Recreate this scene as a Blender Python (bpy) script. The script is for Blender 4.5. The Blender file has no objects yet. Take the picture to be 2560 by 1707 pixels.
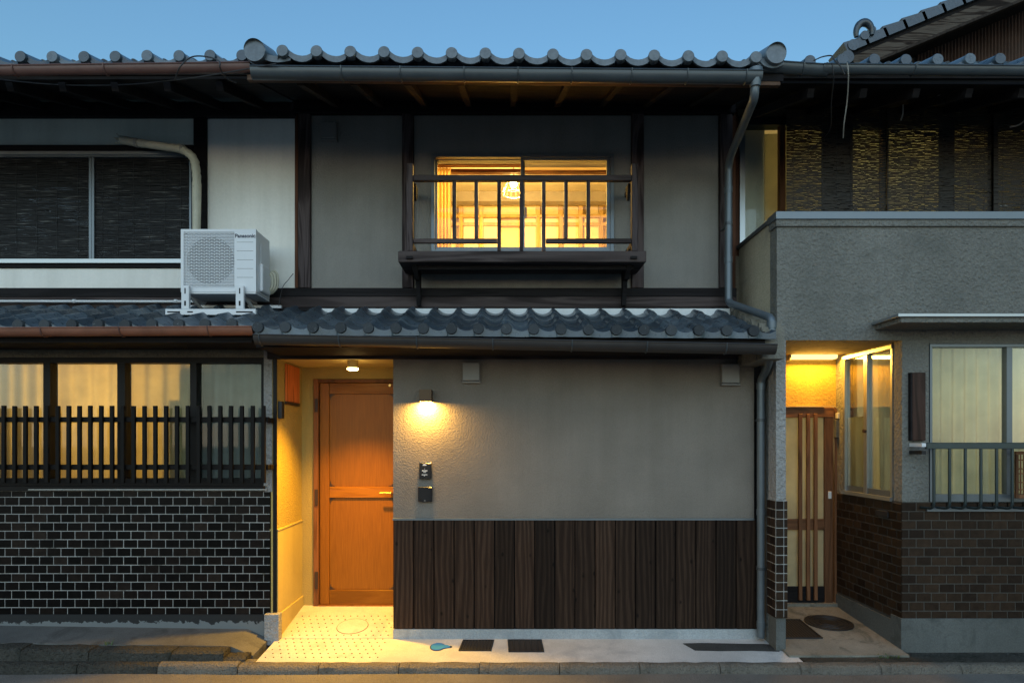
import bpy, bmesh, math, random
from mathutils import Vector, Matrix
random.seed(7)
R = math.radians
scene = bpy.context.scene
COL = scene.collection

# ------------------------------------------------------------------ camera, sky, sun, exposure
CAM_D, CAM_F, CAM_Z, VPX, VPY = 5.0, 1500.0, 1.54, 1265.0, 1100.0
cam_data = bpy.data.cameras.new('camera')
cam_data.sensor_width = 36.0
cam_data.lens = 36.0 * CAM_F / 2560.0
cam_data.shift_x = (1280 - VPX) / 2560.0
cam_data.shift_y = (VPY - 853.5) / 2560.0
cam_data.clip_end = 1000
cam = bpy.data.objects.new('camera', cam_data)
cam.location = (0, -CAM_D, CAM_Z)
cam.rotation_euler = (R(90), 0, 0)
COL.objects.link(cam)
scene.camera = cam

SUN_ELEV, SUN_ROT = 12.0, 186.0      # degrees; soft evening skylight from behind the camera
world = bpy.data.worlds.new('World')
scene.world = world
world.use_nodes = True
wn = world.node_tree
wn.nodes.clear()
w_out = wn.nodes.new('ShaderNodeOutputWorld')
w_bg = wn.nodes.new('ShaderNodeBackground')
w_sky = wn.nodes.new('ShaderNodeTexSky')
w_sky.sky_type = 'NISHITA'
w_sky.sun_disc = False
w_sky.sun_elevation = R(SUN_ELEV)
w_sky.sun_rotation = R(SUN_ROT)
w_sky.air_density = 2.0
w_sky.dust_density = 0.0
w_sky.ozone_density = 6.0
w_bg.inputs['Strength'].default_value = 0.15
wn.links.new(w_sky.outputs[0], w_bg.inputs['Color'])
wn.links.new(w_bg.outputs[0], w_out.inputs['Surface'])

sun_data = bpy.data.lights.new('sun', 'SUN')
sun_data.energy = 1.0
sun_data.angle = R(100)
sun_data.color = (0.87, 0.95, 1.0)
sun = bpy.data.objects.new('sun', sun_data)
sun.location = (-3, -12, 9)
sun.rotation_euler = (R(90 - SUN_ELEV), 0, R(180 - SUN_ROT))
COL.objects.link(sun)

scene.view_settings.view_transform = 'Standard'
scene.view_settings.look = 'None'
scene.view_settings.exposure = 0.75
scene.view_settings.gamma = 1.0
scene.view_settings.use_curve_mapping = False
scene.render.engine = 'CYCLES'
scene.cycles.use_denoising = True
scene.cycles.max_bounces = 8
scene.cycles.sample_clamp_indirect = 6.0
scene.cycles.caustics_reflective = False
scene.cycles.caustics_refractive = False

WARM = (1.0, 0.5, 0.015)

# ------------------------------------------------------------------ helpers
def X(px, y): return (px - VPX) * (CAM_D + y) / CAM_F
def Z(py, y): return CAM_Z - (py - VPY) * (CAM_D + y) / CAM_F
def P(px, py, y): return Vector((X(px, y), y, Z(py, y)))

WL = {}
def wl(o): return WL.get(o.name, Vector((0, 0, 0))) if o is not None else Vector((0, 0, 0))

def link(o, parent, at):
    COL.objects.link(o)
    WL[o.name] = Vector(at)
    if parent is not None:
        o.parent = parent
        o.location = Vector(at) - wl(parent)
    else:
        o.location = at

def tag(o, label=None, cat=None, group=None, kind=None):
    if label: o['label'] = label
    if cat: o['category'] = cat
    if group: o['group'] = group
    if kind: o['kind'] = kind
    return o

def thing(name, label, cat, at=(0, 0, 0), group=None):
    o = bpy.data.objects.new(name, None)
    o.empty_display_size = 0.1
    link(o, None, at)
    return tag(o, label, cat, group)

class MB:
    def __init__(self): self.v = []; self.f = []
    def add(self, vs, fs):
        n = len(self.v)
        self.v += [tuple(p) for p in vs]
        self.f += [tuple(i + n for i in q) for q in fs]
        return self
    def box(self, x0, x1, y0, y1, z0, z1):
        x0, x1 = sorted((x0, x1)); y0, y1 = sorted((y0, y1)); z0, z1 = sorted((z0, z1))
        vs = [(x0,y0,z0),(x1,y0,z0),(x1,y1,z0),(x0,y1,z0),(x0,y0,z1),(x1,y0,z1),(x1,y1,z1),(x0,y1,z1)]
        return self.add(vs, [(0,3,2,1),(4,5,6,7),(0,1,5,4),(1,2,6,5),(2,3,7,6),(3,0,4,7)])
    def hexa(self, a, b):
        """two quads (lists of four points), bottom a and top b, joined to a solid"""
        return self.add(list(a) + list(b), [(0,3,2,1),(4,5,6,7),(0,1,5,4),(1,2,6,5),(2,3,7,6),(3,0,4,7)])
    def bar(self, p, q, w, h, up=(0, 0, 1)):
        """straight bar from p to q, w wide, h high"""
        p, q = Vector(p), Vector(q); d = (q - p).normalized()
        s = d.cross(Vector(up)).normalized(); u = s.cross(d).normalized()
        a = [p + s*i*w/2 + u*j*h/2 for i, j in ((-1,-1),(1,-1),(1,1),(-1,1))]
        b = [x + (q - p) for x in a]
        return self.add(a + b, [(0,1,2,3),(7,6,5,4),(0,4,5,1),(1,5,6,2),(2,6,7,3),(3,7,4,0)])
    def tube(self, pts, r, n=12, cap=True):
        pts = [Vector(p) for p in pts]; rs = r if isinstance(r, (list, tuple)) else [r] * len(pts)
        rings = []; u = None
        for i, p in enumerate(pts):
            d = (pts[min(i+1, len(pts)-1)] - pts[max(i-1, 0)]).normalized()
            if u is None:
                u = d.cross(Vector((0, 0, 1)) if abs(d.z) < .9 else Vector((0, 1, 0))).normalized()
            else:
                u = (u - d * u.dot(d)).normalized()
            w = d.cross(u)
            rings.append([p + (u*math.cos(2*math.pi*k/n) + w*math.sin(2*math.pi*k/n)) * rs[i] for k in range(n)])
        vs = [p for q in rings for p in q]; fs = []
        for i in range(len(pts) - 1):
            for k in range(n):
                a, b = i*n + k, i*n + (k+1) % n
                fs.append((a, b, b + n, a + n))
        if cap:
            fs.append(tuple(range(n))[::-1]); fs.append(tuple(range((len(pts)-1)*n, len(pts)*n)))
        return self.add(vs, fs)
    def prism(self, poly, axis, a, b):
        """polygon of 2-D points pushed from a to b along axis (0 x, 1 y, 2 z); poly in the two other axes, in order"""
        def mk(p, t):
            q = list(p); q.insert(axis, t); return tuple(q)
        n = len(poly)
        vs = [mk(p, a) for p in poly] + [mk(p, b) for p in poly]
        fs = [tuple(range(n))[::-1], tuple(range(n, 2*n))] + [(i, (i+1) % n, n + (i+1) % n, n + i) for i in range(n)]
        return self.add(vs, fs)
    def sheet(self, rows):
        """rows of points -> a quad sheet"""
        m = len(rows[0]); vs = [p for r_ in rows for p in r_]
        fs = [(i*m+k, i*m+k+1, (i+1)*m+k+1, (i+1)*m+k) for i in range(len(rows)-1) for k in range(m-1)]
        return self.add(vs, fs)
    def centre(self):
        return Vector([(min(p[i] for p in self.v) + max(p[i] for p in self.v)) / 2 for i in range(3)])
    def mesh(self, name, c, bevel=0, smooth=False, seg=1):
        me = bpy.data.meshes.new(name)
        me.from_pydata([tuple(Vector(p) - c) for p in self.v], [], self.f)
        bm = bmesh.new(); bm.from_mesh(me)
        if bevel:
            bmesh.ops.bevel(bm, geom=bm.edges[:], offset=bevel, segments=seg, affect='EDGES', profile=.5)
        bmesh.ops.recalc_face_normals(bm, faces=bm.faces)
        bm.to_mesh(me); bm.free()
        if smooth:
            me.shade_smooth()
            if smooth != 'all':
                me.set_sharp_from_angle(angle=R(40))
        return me
    def build(self, name, mat, parent=None, bevel=0, smooth=False, kind=None, label=None, seg=1, at=None):
        c = self.centre() if at is None else Vector(at)
        me = self.mesh(name, c, bevel, smooth, seg)
        me.materials.append(mat)
        o = bpy.data.objects.new(name, me)
        link(o, parent, c)
        if kind: o['kind'] = kind
        if label: o['label'] = label
        return o

def inst(name, me, at, parent=None, rot=None):
    o = bpy.data.objects.new(name, me)
    link(o, parent, at)
    if rot: o.rotation_euler = rot
    return o

def bx(name, mat, parent, x0, x1, y0, y1, z0, z1, bevel=0, **k):
    return MB().box(x0, x1, y0, y1, z0, z1).build(name, mat, parent, bevel, **k)
def fb(name, mat, parent, px0, px1, py0, py1, y, depth, bevel=0, **k):
    """board facing the street: its front at depth y, its edges where the photo's lines of sight meet that depth"""
    return bx(name, mat, parent, X(px0, y), X(px1, y), y, y + depth, Z(py0, y), Z(py1, y), bevel, **k)

# ------------------------------------------------------------------ materials
def new_mat(name):
    m = bpy.data.materials.new(name); m.use_nodes = True
    nt = m.node_tree; b = nt.nodes['Principled BSDF']
    return m, nt, b
def nd(nt, t, **k):
    n = nt.nodes.new(t)
    for a, v in k.items():
        if a in n.inputs: n.inputs[a].default_value = v
        else: setattr(n, a, v)
    return n
def ramp(nt, stops, fac):
    r = nt.nodes.new('ShaderNodeValToRGB'); e = r.color_ramp.elements
    while len(e) < len(stops): e.new(.5)
    for x, (p, c) in zip(e, stops): x.position = p; x.color = (*c, 1)
    nt.links.new(fac, r.inputs['Fac']); return r
def coords(nt, rnd=True, scale=(1, 1, 1)):
    tc = nt.nodes.new('ShaderNodeTexCoord')
    mp = nt.nodes.new('ShaderNodeMapping'); mp.inputs['Scale'].default_value = scale
    nt.links.new(tc.outputs['Object'], mp.inputs['Vector'])
    if rnd:
        oi = nt.nodes.new('ShaderNodeObjectInfo')
        mu = nd(nt, 'ShaderNodeVectorMath', operation='SCALE'); mu.inputs[0].default_value = (37, 53, 71)
        nt.links.new(oi.outputs['Random'], mu.inputs['Scale'])
        nt.links.new(mu.outputs[0], mp.inputs['Location'])
    return mp.outputs[0]
def noise(nt, v, scale, detail=4, rough=.55, dist=0):
    n = nd(nt, 'ShaderNodeTexNoise', Scale=scale, Detail=detail, Roughness=rough, Distortion=dist)
    nt.links.new(v, n.inputs['Vector']); return n
def bump(nt, b, h, strength, dist=.01, prev=None):
    n = nd(nt, 'ShaderNodeBump', Strength=strength, Distance=dist)
    nt.links.new(h, n.inputs['Height'])
    if prev is not None: nt.links.new(prev, n.inputs['Normal'])
    nt.links.new(n.outputs[0], b.inputs['Normal']); return n.outputs[0]
def shade(c, k): return tuple(min(1, max(0, x*k)) for x in c)
def mixc(nt, fac, a, c):
    m = nt.nodes.new('ShaderNodeMix'); m.data_type = 'RGBA'
    nt.links.new(fac, m.inputs[0])
    for s, i in ((a, 6), (c, 7)):
        if isinstance(s, tuple): m.inputs[i].default_value = (*s, 1)
        else: nt.links.new(s, m.inputs[i])
    return m.outputs[2]

def m_stucco(name, c, grain=90, strength=.5, var=.18, rough=.95, dist=.012, stain=None, speck=.7):
    m, nt, b = new_mat(name); v = coords(nt, False)
    big = noise(nt, v, 1.6, 5); fine = noise(nt, v, grain, 3, .6)
    c1 = ramp(nt, [(.3, shade(c, 1-var)), (.7, shade(c, 1+var))], big.outputs['Fac'])
    c2 = ramp(nt, [(.3, (.72, .72, .72)), (.65, (1.12, 1.12, 1.12))], fine.outputs['Fac'])
    mu = nt.nodes.new('ShaderNodeMix'); mu.data_type = 'RGBA'; mu.blend_type = 'MULTIPLY'; mu.inputs[0].default_value = speck
    nt.links.new(c1.outputs[0], mu.inputs[6]); nt.links.new(c2.outputs[0], mu.inputs[7])
    stv = noise(nt, coords(nt, False, (7, 7, .35)), 1.0, 4, .6)
    st = ramp(nt, [(.35, (.93, .93, .92)), (.65, (1.04, 1.04, 1.04))], stv.outputs['Fac'])
    m3 = nt.nodes.new('ShaderNodeMix'); m3.data_type = 'RGBA'; m3.blend_type = 'MULTIPLY'; m3.inputs[0].default_value = .8
    nt.links.new(mu.outputs[2], m3.inputs[6]); nt.links.new(st.outputs[0], m3.inputs[7])
    out = m3.outputs[2]
    if stain:
        s = noise(nt, v, 4.5, 6, .7, .6)
        sr = ramp(nt, [(.52, (0, 0, 0)), (.68, (1, 1, 1))], s.outputs['Fac'])
        out = mixc(nt, sr.outputs[0], out, stain)
    nt.links.new(out, b.inputs['Base Color']); b.inputs['Roughness'].default_value = rough; b.inputs['Specular IOR Level'].default_value = .2
    vo = nd(nt, 'ShaderNodeTexVoronoi', Scale=grain*.55); nt.links.new(v, vo.inputs['Vector'])
    n1 = bump(nt, b, fine.outputs['Fac'], strength, dist)
    bump(nt, b, vo.outputs['Distance'], strength*.5, dist, n1)
    return m

def m_wood(name, c, axis=0, contrast=.5, rough=.6, scale=1.0, rnd=True, light=None, spec=.15):
    """axis: the way the grain runs"""
    m, nt, b = new_mat(name)
    sc = [9*scale]*3; sc[axis] = .8*scale
    v = coords(nt, rnd, tuple(sc))
    w = noise(nt, v, 1.1, 3, .5, 1.4)
    mul = nd(nt, 'ShaderNodeMath', operation='MULTIPLY'); mul.inputs[1].default_value = 17
    nt.links.new(w.outputs['Fac'], mul.inputs[0])
    sn = nd(nt, 'ShaderNodeMath', operation='SINE'); nt.links.new(mul.outputs[0], sn.inputs[0])
    mr = nd(nt, 'ShaderNodeMapRange'); mr.inputs['From Min'].default_value = -1
    nt.links.new(sn.outputs[0], mr.inputs['Value'])
    sf = [160*scale]*3; sf[axis] = 4*scale
    fine = noise(nt, coords(nt, rnd, tuple(sf)), 1, 3, .6)
    av = nd(nt, 'ShaderNodeMath', operation='MULTIPLY_ADD'); av.inputs[1].default_value = .45
    nt.links.new(fine.outputs['Fac'], av.inputs[0])
    h2 = nd(nt, 'ShaderNodeMath', operation='MULTIPLY'); h2.inputs[1].default_value = .6
    nt.links.new(mr.outputs[0], h2.inputs[0]); nt.links.new(h2.outputs[0], av.inputs[2])
    cr = ramp(nt, [(.15, shade(c, 1-contrast)), (.5, c), (.92, light or shade(c, 1+contrast*1.3))], av.outputs[0])
    oi = nt.nodes.new('ShaderNodeObjectInfo')
    rr = ramp(nt, [(0, (.72, .72, .72)), (1, (1.2, 1.16, 1.12))], oi.outputs['Random'])
    mu = nt.nodes.new('ShaderNodeMix'); mu.data_type = 'RGBA'; mu.blend_type = 'MULTIPLY'; mu.inputs[0].default_value = 1 if rnd else 0
    nt.links.new(cr.outputs[0], mu.inputs[6]); nt.links.new(rr.outputs[0], mu.inputs[7])
    nt.links.new(mu.outputs[2], b.inputs['Base Color'])
    b.inputs['Roughness'].default_value = rough; b.inputs['Specular IOR Level'].default_value = spec
    bump(nt, b, av.outputs[0], .35, .006)
    return m

def m_board(name, c, light, lines=70, warp=7.0, thin=(.45, .95), rough=.6, spec=.3, rnd=(.6, 1.35), knots=True, bumps=.3, sine=.45):
    """upright board: flowing cathedral grain, knots, each board its own tone"""
    m, nt, b = new_mat(name)
    v = coords(nt, True)
    w = noise(nt, coords(nt, True, (4.5, 4.5, .55)), 1.0, 2, .5, .3)
    sep = nt.nodes.new('ShaderNodeSeparateXYZ'); nt.links.new(v, sep.inputs[0])
    ph = nd(nt, 'ShaderNodeMath', operation='MULTIPLY'); ph.inputs[1].default_value = warp*6.28; nt.links.new(w.outputs['Fac'], ph.inputs[0])
    xx = nd(nt, 'ShaderNodeMath', operation='MULTIPLY_ADD'); xx.inputs[1].default_value = lines; nt.links.new(sep.outputs['X'], xx.inputs[0]); nt.links.new(ph.outputs[0], xx.inputs[2])
    sn = nd(nt, 'ShaderNodeMath', operation='SINE'); nt.links.new(xx.outputs[0], sn.inputs[0])
    mr = nd(nt, 'ShaderNodeMapRange'); mr.inputs['From Min'].default_value = -1; nt.links.new(sn.outputs[0], mr.inputs['Value'])
    fine = noise(nt, coords(nt, True, (190, 190, 5)), 1, 3, .65)
    ms = nd(nt, 'ShaderNodeMath', operation='MULTIPLY_ADD'); ms.inputs[1].default_value = sine; ms.inputs[2].default_value = 1 - sine; nt.links.new(mr.outputs[0], ms.inputs[0])
    mx = nd(nt, 'ShaderNodeMath', operation='MULTIPLY'); nt.links.new(ms.outputs[0], mx.inputs[0]); nt.links.new(fine.outputs['Fac'], mx.inputs[1])
    cr = ramp(nt, [(.0, shade(c, .55)), (thin[0]*.6, c), (thin[1]*.62, light)], mx.outputs[0])
    out = cr.outputs[0]
    if knots:
        kn = nd(nt, 'ShaderNodeTexVoronoi', Scale=1.0); nt.links.new(coords(nt, True, (9, 9, 5.5)), kn.inputs['Vector'])
        kr = ramp(nt, [(.05, (1, 1, 1)), (.13, (0, 0, 0))], kn.outputs['Distance'])
        out = mixc(nt, kr.outputs[0], out, shade(c, .25))
    oi = nt.nodes.new('ShaderNodeObjectInfo')
    rr = ramp(nt, [(0, (rnd[0],)*3), (1, (rnd[1], rnd[1]*.95, rnd[1]*.9))], oi.outputs['Random'])
    mu = nt.nodes.new('ShaderNodeMix'); mu.data_type = 'RGBA'; mu.blend_type = 'MULTIPLY'; mu.inputs[0].default_value = 1
    nt.links.new(out, mu.inputs[6]); nt.links.new(rr.outputs[0], mu.inputs[7]); nt.links.new(mu.outputs[2], b.inputs['Base Color'])
    b.inputs['Roughness'].default_value = rough; b.inputs['Specular IOR Level'].default_value = spec
    bump(nt, b, mx.outputs[0], bumps, .006)
    return m

def m_plain(name, c, rough=.5, metal=0, var=.12, spec=.5, bumps=0, grain=60):
    m, nt, b = new_mat(name); v = coords(nt, True)
    n = noise(nt, v, 6, 5, .6)
    cr = ramp(nt, [(.3, shade(c, 1-var)), (.7, shade(c, 1+var))], n.outputs['Fac'])
    nt.links.new(cr.outputs[0], b.inputs['Base Color'])
    rr = nd(nt, 'ShaderNodeMapRange'); rr.inputs['To Min'].default_value = max(.05, rough-.1); rr.inputs['To Max'].default_value = min(1, rough+.1)
    nt.links.new(n.outputs['Fac'], rr.inputs['Value']); nt.links.new(rr.outputs[0], b.inputs['Roughness'])
    b.inputs['Metallic'].default_value = metal; b.inputs['Specular IOR Level'].default_value = spec
    if bumps: bump(nt, b, noise(nt, v, grain, 3).outputs['Fac'], bumps, .006)
    return m

def m_random(name, stops, rough=.25, spec=.5, bumps=.12):
    """each piece takes its own tone"""
    m, nt, b = new_mat(name); v = coords(nt, True)
    oi = nt.nodes.new('ShaderNodeObjectInfo')
    cr = ramp(nt, stops, oi.outputs['Random'])
    n = noise(nt, v, 26, 4, .6)
    sh = ramp(nt, [(.3, (.7, .7, .7)), (.7, (1.25, 1.25, 1.25))], n.outputs['Fac'])
    mu = nt.nodes.new('ShaderNodeMix'); mu.data_type = 'RGBA'; mu.blend_type = 'MULTIPLY'; mu.inputs[0].default_value = 1
    nt.links.new(cr.outputs[0], mu.inputs[6]); nt.links.new(sh.outputs[0], mu.inputs[7])
    nt.links.new(mu.outputs[2], b.inputs['Base Color'])
    rr = nd(nt, 'ShaderNodeMapRange'); rr.inputs['To Min'].default_value = rough-.08; rr.inputs['To Max'].default_value = rough+.16
    nt.links.new(n.outputs['Fac'], rr.inputs['Value']); nt.links.new(rr.outputs[0], b.inputs['Roughness'])
    b.inputs['Specular IOR Level'].default_value = spec
    bump(nt, b, n.outputs['Fac'], bumps, .008)
    return m

def m_glass(name, tint=(.9, .95, .95), refl=.5):
    m = bpy.data.materials.new(name); m.use_nodes = True; nt = m.node_tree; nt.nodes.clear()
    o = nt.nodes.new('ShaderNodeOutputMaterial'); t = nt.nodes.new('ShaderNodeBsdfTransparent'); g = nt.nodes.new('ShaderNodeBsdfGlossy')
    t.inputs['Color'].default_value = (*tint, 1); g.inputs['Roughness'].default_value = .03
    f = nd(nt, 'ShaderNodeFresnel', IOR=1.5); s = nt.nodes.new('ShaderNodeMixShader')
    k = nd(nt, 'ShaderNodeMath', operation='MULTIPLY'); k.inputs[1].default_value = refl*2
    nt.links.new(f.outputs[0], k.inputs[0]); nt.links.new(k.outputs[0], s.inputs[0])
    nt.links.new(t.outputs[0], s.inputs[1]); nt.links.new(g.outputs[0], s.inputs[2]); nt.links.new(s.outputs[0], o.inputs['Surface'])
    return m

def m_cloth(name, c, trans=.6, rough=1):
    m = bpy.data.materials.new(name); m.use_nodes = True; nt = m.node_tree; nt.nodes.clear()
    o = nt.nodes.new('ShaderNodeOutputMaterial'); d = nt.nodes.new('ShaderNodeBsdfDiffuse'); t = nt.nodes.new('ShaderNodeBsdfTranslucent')
    v = coords(nt, True); n = noise(nt, v, 5, 4)
    cr = ramp(nt, [(.3, shade(c, .85)), (.7, shade(c, 1.1))], n.outputs['Fac'])
    nt.links.new(cr.outputs[0], d.inputs['Color']); nt.links.new(cr.outputs[0], t.inputs['Color'])
    s = nt.nodes.new('ShaderNodeMixShader'); s.inputs[0].default_value = trans
    nt.links.new(d.outputs[0], s.inputs[1]); nt.links.new(t.outputs[0], s.inputs[2]); nt.links.new(s.outputs[0], o.inputs['Surface'])
    return m

def m_emit(name, c, strength):
    m = bpy.data.materials.new(name); m.use_nodes = True; nt = m.node_tree; nt.nodes.clear()
    o = nt.nodes.new('ShaderNodeOutputMaterial'); e = nd(nt, 'ShaderNodeEmission', Strength=strength); e.inputs['Color'].default_value = (*c, 1)
    nt.links.new(e.outputs[0], o.inputs['Surface']); return m

M = {}
M['stucco_main'] = m_stucco('stucco_main', (.215, .188, .16), 130, .5, .13, speck=.5)
M['stucco_up'] = m_stucco('stucco_up', (.245, .235, .215), 150, .3, .13, speck=.4)
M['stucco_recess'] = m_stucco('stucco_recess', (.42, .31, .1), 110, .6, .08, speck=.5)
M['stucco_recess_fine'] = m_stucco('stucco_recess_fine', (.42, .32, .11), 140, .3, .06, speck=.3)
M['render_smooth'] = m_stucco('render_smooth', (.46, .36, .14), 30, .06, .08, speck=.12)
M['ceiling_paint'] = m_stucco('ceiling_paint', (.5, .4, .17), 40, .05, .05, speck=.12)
M['stucco_rough'] = m_stucco('stucco_rough', (.33, .32, .31), 55, 1.0, .12, dist=.02)
M['stucco_brown'] = m_stucco('stucco_brown', (.17, .15, .11), 60, .9, .15)
M['stucco_right'] = m_stucco('stucco_right', (.2, .197, .178), 62, .9, .12, dist=.018, stain=(.155, .155, .14))
M['stucco_cream'] = m_stucco('stucco_cream', (.52, .46, .34), 80, .4, .12, stain=(.36, .32, .25))
M['plaster_white'] = m_stucco('plaster_white', (.8, .79, .74), 40, .1, .06, speck=.12)
M['plaster_grey'] = m_stucco('plaster_grey', (.75, .75, .66), 40, .1, .1, speck=.12)
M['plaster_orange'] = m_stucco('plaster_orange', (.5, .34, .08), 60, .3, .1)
M['plaster_old'] = m_stucco('plaster_old', (.2, .19, .17), 20, .2, .3, stain=(.06, .055, .05))
M['concrete'] = m_stucco('concrete', (.5, .495, .485), 150, .3, .14, stain=(.39, .39, .395))
M['concrete_old'] = m_stucco('concrete_old', (.2, .19, .16), 110, .5, .25, stain=(.1, .1, .085))
M['concrete_slab'] = m_stucco('concrete_slab', (.115, .115, .11), 120, .3, .25, stain=(.07, .07, .066))
M['base_grey'] = m_stucco('base_grey', (.11, .115, .11), 90, .3, .2, stain=(.07, .075, .07))
M['plinth'] = m_stucco('plinth', (.36, .38, .39), 110, .3, .1, stain=(.27, .29, .3))
M['kerb'] = m_stucco('kerb', (.21, .19, .16), 120, 1.0, .2, dist=.02, stain=(.1, .095, .085))
M['kerb_rough'] = m_stucco('kerb_rough', (.07, .066, .056), 70, 1.0, .3, dist=.03, stain=(.035, .037, .03))
M['asphalt'] = m_stucco('asphalt', (.19, .18, .165), 140, .9, .2)
M['asphalt_patch'] = m_stucco('asphalt_patch', (.06, .06, .058), 120, 1.0, .2)
M['earth'] = m_stucco('earth', (.24, .235, .225), 20, .3, .2)  # ground tone paled so that it bounces sky light under the eaves
M['grout'] = m_stucco('grout', (.34, .335, .32), 120, .3, .2, stain=(.12, .115, .1))
M['grout_brown'] = m_stucco('grout_brown', (.075, .068, .058), 120, .3, .15)
M['brick_black'] = m_random('brick_black', [(0, (.002, .002, .002)), (.6, (.004, .003, .003)), (.85, (.009, .006, .005)), (1, (.02, .014, .011))], .3, .12, .06)
M['brick_brown'] = m_random('brick_brown', [(0, (.016, .009, .0058)), (.5, (.026, .015, .009)), (1, (.038, .022, .013))], .45, .15, .2)
M['roof_tile'] = m_random('roof_tile', [(0, (.026, .039, .052)), (.5, (.048, .068, .088)), (1, (.09, .122, .15))], .26, .6, .3)
M['roof_tile_new'] = m_random('roof_tile_new', [(0, (.10, .125, .145)), (1, (.135, .16, .18))], .32, .5, .1)
md_, nt, b_ = new_mat('tile_disc')
nz = noise(nt, coords(nt, True), 55, 5, .7, .8)
oi_ = nt.nodes.new('ShaderNodeObjectInfo'); nr = ramp(nt, [(0, (.018, .022, .026)), (1, (.05, .058, .065))], oi_.outputs['Random'])
nk = ramp(nt, [(.6, (0, 0, 0)), (.72, (1, 1, 1))], nz.outputs['Fac'])
nt.links.new(mixc(nt, nk.outputs[0], nr.outputs[0], (.2, .22, .24)), b_.inputs['Base Color']); b_.inputs['Roughness'].default_value = .6; b_.inputs['Specular IOR Level'].default_value = .25
M['tile_disc'] = md_
M['mortar_white'] = m_stucco('mortar_white', (.7, .73, .74), 60, .2, .05, speck=.12)
M['post'] = m_wood('post', (.04, .029, .029), 2, .5, .7, light=(.1, .08, .08))
M['beam'] = m_wood('beam', (.045, .034, .033), 0, .45, .65, scale=.7, light=(.085, .068, .066))
M['black_wood'] = m_wood('black_wood', (.012, .011, .012), 0, .3, .8)
M['rafter'] = m_wood('rafter', (.028, .022, .018), 1, .3, .8)
M['fascia'] = m_wood('fascia', (.1, .06, .04), 0, .35, .6)
M['charred'] = m_board('charred', (.026, .0148, .0098), (.056, .034, .023), 150, 4.4, (.5, 1.0), .7, .12, (.45, 1.4), sine=.6)
M['door_wood'] = m_board('door_wood', (.17, .06, .005), (.28, .11, .011), 55, .8, (.3, 1.1), .36, .2, (.92, 1.06), False, .04, 0)
M['door_rail'] = m_wood('door_rail', (.24, .09, .009), 0, .15, .32, scale=.9, light=(.29, .115, .012))
M['door_frame'] = m_wood('door_frame', (.16, .065, .025), 2, .3, .45)
M['old_wood'] = m_wood('old_wood', (.15, .07, .035), 2, .35, .55)
M['old_wood_h'] = m_wood('old_wood_h', (.15, .07, .035), 0, .35, .55)
M['barge'] = m_wood('barge', (.035, .024, .018), 0, .7, .8, scale=1.4, light=(.13, .11, .09))
M['sign_wood'] = m_wood('sign_wood', (.035, .018, .014), 2, .4, .4)
M['red_wood'] = m_wood('red_wood', (.1, .04, .02), 2, .4, .6)
M['pale_wood'] = m_wood('pale_wood', (.5, .36, .17), 2, .15, .5)
M['lattice'] = m_plain('lattice', (.006, .005, .0045), .6, spec=.15)
M['frame_bronze'] = m_plain('frame_bronze', (.006, .005, .005), .5, spec=.2)
M['alu'] = m_plain('alu', (.42, .45, .47), .38, .85, .06)
M['alu_grey'] = m_plain('alu_grey', (.16, .185, .205), .4, .6, .08)
M['steel_pipe'] = m_plain('steel_pipe', (.12, .145, .165), .38, .35, .1)
M['steel_gutter'] = m_plain('steel_gutter', (.065, .078, .088), .36, .3, .12)
M['brown_gutter'] = m_plain('brown_gutter', (.12, .06, .05), .45, 0, .2)
M['copper_gutter'] = m_plain('copper_gutter', (.22, .09, .055), .45, 0, .25)
M['dark_gutter'] = m_plain('dark_gutter', (.045, .04, .038), .35, .2, .1)
M['black_metal'] = m_plain('black_metal', (.012, .012, .013), .4, .3)
M['iron'] = m_plain('iron', (.03, .03, .032), .5, .6, .3, bumps=.3)
M['rail_metal'] = m_plain('rail_metal', (.05, .07, .075), .35, .6, .1)
M['white_metal'] = m_plain('white_metal', (.68, .7, .72), .4, 0, .04)
M['white_plastic'] = m_plain('white_plastic', (.6, .62, .63), .45, 0, .08)
M['tape'] = m_plain('tape', (.5, .48, .38), .6, 0, .2, bumps=.3, grain=25)
M['vent_grey'] = m_plain('vent_grey', (.2, .195, .185), .45, 0, .06)
M['dark'] = m_plain('dark', (.01, .01, .012), .8)
M['black_gloss'] = m_plain('black_gloss', (.008, .008, .01), .18)
M['mark_white'] = m_plain('mark_white', (.7, .7, .7), .5)
M['letter'] = m_plain('letter', (.03, .035, .06), .5)
M['blue_cover'] = m_plain('blue_cover', (.03, .2, .55), .4, 0, .15)
M['copper_sign'] = m_wood('copper_sign', (.42, .12, .035), 2, .35, .25)
M['brass'] = m_plain('brass', (.5, .36, .14), .3, .9)
M['stud'] = m_plain('stud', (.1, .07, .035), .8)
M['ornament'] = m_plain('ornament', (.04, .02, .012), .5)
M['corrugated'] = m_stucco('corrugated', (.13, .085, .068), 6, .1, .25, stain=(.1, .08, .07))
M['weed'] = m_plain('weed', (.05, .09, .025), .6, 0, .3)
M['bamboo_dark'] = m_random('bamboo_dark', [(0, (.03, .024, .018)), (1, (.06, .05, .036))], .5, .4)
mb_, nt, b_ = new_mat('bamboo_black')
nz = noise(nt, coords(nt, True, (5, 5, 130)), 1.0, 2, .6); nz2 = noise(nt, coords(nt, True, (9, 9, 2)), 1.0, 3)
rz = ramp(nt, [(.56, (.008, .008, .009)), (.62, (.02, .02, .02)), (.72, (.16, .16, .15))], nz.outputs['Fac'])  # pale lines: light-coloured reeds, and glints put into the colour
nt.links.new(rz.outputs[0], b_.inputs['Base Color']); b_.inputs['Roughness'].default_value = .5; b_.inputs['Specular IOR Level'].default_value = .2
M['bamboo_black'] = mb_
M['bamboo_brown'] = m_plain('bamboo_brown', (.02, .015, .01), .6, 0, .5)
M['cord'] = m_plain('cord', (.03, .03, .032), .6)
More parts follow.
